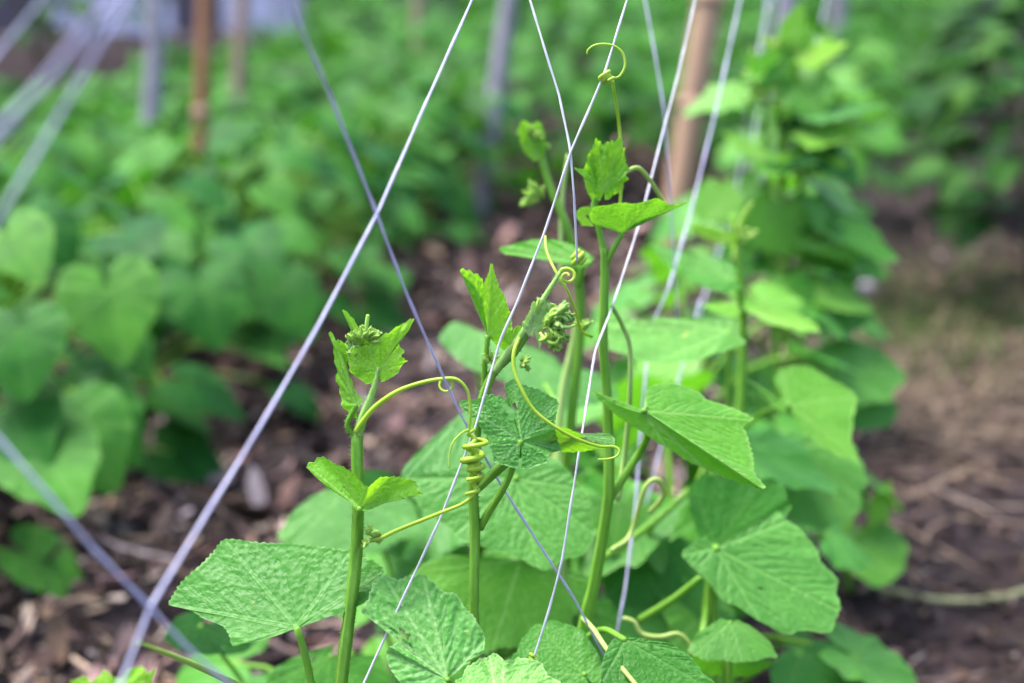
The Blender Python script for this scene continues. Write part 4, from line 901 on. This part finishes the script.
leaf(E_, (725, 655, 1.05), [(695, 648), (690, 660), (705, 673), (735, 678), (760, 672), (772, 662), (750, 655)], 4, n=(0, -.9, -.3), res=(120, 18), mat='leaf')
for q in ([(600, 560, 1.1), (650, 525, 1.15), (690, 490, 1.2)], [(690, 690, 1.05), (705, 620, 1.1), (712, 560, 1.1)], [(640, 620, 1.1), (672, 600, 1.08), (700, 578, 1.07)]):
    tube('stem', q, [4, 3.6], M['stem'], E_, ns=9)
leaf(E_, (800, 655, 1.25), [(785, 650), (770, 670), (780, 700), (830, 710), (870, 695), (865, 665), (840, 645), (815, 640)], 4, n=(.1, -.7, .7), res=(100, 16), mat='leafmat2')
leaf(E_, (640, 560, 1.2), [(630, 540), (610, 560), (605, 600), (640, 650), (690, 650), (720, 610), (715, 560), (680, 535)], 4, n=(0, -.75, .65), lobes=[2, 6], res=(120, 18), mat='leafmat2')

F_ = plant(800, 660, 'tall far vine with broad blurred leaves at the upper right')
for k, (x0, x1, t) in enumerate([(800, 778, 60), (806, 796, 70), (790, 765, 120)]):
    tube('stem', [(x0, 640, 1.72), (x0 - 8, 420, 1.72), (x1 + 6, 260, 1.72), (x1, t, 1.72)], [5, 4.4, 4, 3], M['stem'], F_, n=40, ns=9)
FL = [((800, 200), [(790, 206), (800, 190), (830, 207), (868, 222), (897, 262), (870, 256), (840, 242), (812, 226)], 4, 'leaf', (.2, -.7, .7)),
      ((775, 200), [(765, 190), (745, 205), (740, 235), (760, 250), (800, 255), (815, 230), (805, 205)], 3, 'leaf', (0, -.95, .1)),
      ((790, 135), [(782, 142), (800, 128), (830, 122), (864, 130), (840, 142, -1), (810, 150, -1)], 3, 'young', (0, -.6, .8)),
      ((790, 115), [(780, 120), (800, 108), (835, 102), (885, 104), (860, 114, -1), (820, 124, -1)], 3, 'leafmat2', (0, -.55, .83)),
      ((792, 40), [(788, 52), (778, 30), (790, 12), (803, 2), (806, 24), (802, 44)], 3, 'leaffresh', (.1, -.9, .3)),
      ((770, 85), [(764, 92), (745, 60), (770, 50), (800, 32), (812, 25), (808, 50), (790, 78)], 4, 'leaffresh', (.2, -.9, .3)),
      ((795, 62), [(788, 70), (800, 52), (822, 40), (846, 44), (832, 58), (812, 70)], 3, 'young', (.1, -.7, .7)),
      ((815, 290), [(800, 285), (800, 275), (830, 283), (862, 300), (872, 312), (845, 312, -.6), (815, 305, -.6)], 4, 'leaf', (.1, -.6, .8)),
      ((815, 310), [(800, 300), (810, 325), (840, 335), (866, 325), (872, 312), (840, 302)], 3, 'leafmat2', (.1, -.7, .7)),
      ((810, 350), [(800, 340), (810, 375), (850, 405), (890, 398), (905, 375), (880, 350), (845, 335)], 4, 'leafmat2', (.1, -.65, .75)),
      ((840, 395), [(820, 390), (830, 420), (860, 430), (890, 425), (898, 405), (870, 390)], 3, 'leafmat2', (.1, -.65, .75)),
      ((795, 245), [(800, 250), (815, 240), (845, 245), (860, 255), (835, 262)], 2, 'leaffresh', (0, -.7, .7)),
      ((770, 165), [(776, 172), (750, 160), (722, 132), (745, 138), (768, 150), (782, 160)], 2, 'leaffresh', (-.1, -.8, .6)),
      ((710, 220), [(700, 225), (690, 200), (705, 180), (735, 185), (745, 210), (730, 225)], 3, 'leaf', (0, -.8, .6)),
      ((790, 170), [(780, 178), (770, 160), (795, 150), (830, 152), (850, 165), (820, 176)], 4, 'young', (0, -.7, .7))]
for (a, pts, ti, mt, nn) in FL:
    leaf(F_, (a[0], a[1], 1.68), pts, ti, n=nn, mat=mt, res=(90, 14), bull=.01, serr=.014)
rgF = random.Random(77)
for k in range(30):
    py = rgF.uniform(35, 300); cx = 785 + (py - 200) * .06; a = rgF.uniform(0, 6.28)
    att = Vector(P(cx, py, 1.74)) + Vector((math.cos(a) * .05, math.sin(a) * .05, rgF.uniform(-.02, .02))); s_ = (.04 + .04 * rgF.random()) * min(1, .7 + (py - 40) / 400)
    place_leaf(F_, (TC if k % 3 else TB)[k % 4], att, (math.cos(a), math.sin(a), rgF.uniform(-.9, .35)), (rgF.uniform(-.6, .6), rgF.uniform(-.8, .2), 1), s_, petiole_from=Vector(P(cx, py + 25, 1.74)), pr=.0018, bend=.01)
buds('bud_cluster', F_, (778, 55, 1.7), 14, .03, .012, seed=66)
buds('bud_cluster', F_, (760, 95, 1.7), 14, .03, .012, mat='bud', seed=67)

H_ = plant(850, 590, 'low far plant at the path edge where the dry runner starts')
tube('stem', [(850, 595, gd(850, 595)), (845, 560, 1.62), (850, 520, 1.6)], 4, M['stem'], H_, ns=8)
for (a, pts, ti, mt, nn) in [((850, 545), [(840, 535), (842, 560), (870, 585), (895, 580), (908, 550), (890, 525), (865, 525)], 4, 'leaf', (.1, -.6, .8)), ((880, 520), [(872, 530), (868, 510), (876, 490), (890, 482), (892, 505), (888, 525)], 3, 'young', (.3, -.8, .3)), ((860, 510), [(850, 520), (845, 500), (855, 485), (868, 490), (868, 512)], 2, 'leaf', (0, -.8, .5))]:
    leaf(H_, (a[0], a[1], 1.6), pts, ti, n=nn, mat=mt, res=(80, 12), bull=.01)

row_labels = ['shaded plant filling the row low behind the middle stem', 'shaded plant low in the row below the fresh folded leaf', 'leafy plant in the row behind the blurred broad leaves', 'plant at mid row behind the tall far vine',
              'plant in the far part of the central row', 'last leafy plant at the far end of the central row', 'low shaded plant under the broad flat leaf at left']
row_at = [(520, 800, .34), (660, 760, .36), (700, 610, .42), (750, 430, .42), (800, 300, .50), (830, 220, .50), (330, 850, .22)]
for i, (lb, (x, y, h)) in enumerate(zip(row_labels, row_at)):
    q = G(x, y); bed_plant((q.x, q.y), lb, 20 if i < 6 else 3, hmax=h, spread=.2, size=(.06, .10), group=GR, tmpl=TC, seed=100 + i)

# ------------------------------------------------------------------ light
SE, SA = rad(67), rad(-62)       # elevation, and direction of the sun from +Y towards +X
w = bpy.data.worlds.new('World'); bpy.context.scene.world = w; w.use_nodes = True
nt = w.node_tree; nt.nodes.clear()
o = nt.nodes.new('ShaderNodeOutputWorld'); bg = nt.nodes.new('ShaderNodeBackground'); sk = nt.nodes.new('ShaderNodeTexSky')
sk.sky_type = 'NISHITA'; sk.sun_disc = False; sk.sun_elevation = SE; sk.sun_rotation = SA; sk.dust_density = 2.5; sk.ozone_density = 1.0; sk.air_density = 1.0
bg.inputs[1].default_value = 0.075
nt.links.new(sk.outputs[0], bg.inputs[0]); nt.links.new(bg.outputs[0], o.inputs[0])
sl = bpy.data.lights.new('sun', 'SUN'); so = bpy.data.objects.new('sun', sl); C.objects.link(so)
sl.energy = 1.5; sl.angle = rad(28); sl.color = (1.0, 0.97, 0.96)
dirv = Vector((math.sin(SA) * math.cos(SE), math.cos(SA) * math.cos(SE), math.sin(SE)))
so.rotation_euler = dirv.to_track_quat('Z', 'Y').to_euler(); so.location = dirv * 8

sc = bpy.context.scene
sc.view_settings.view_transform = 'Standard'; sc.view_settings.look = 'None'; sc.view_settings.gamma = 1.0
sc.view_settings.exposure = 2.95
sc.cycles.use_denoising = True
sc.cycles.max_bounces = 8; sc.cycles.transmission_bounces = 6; sc.cycles.diffuse_bounces = 5
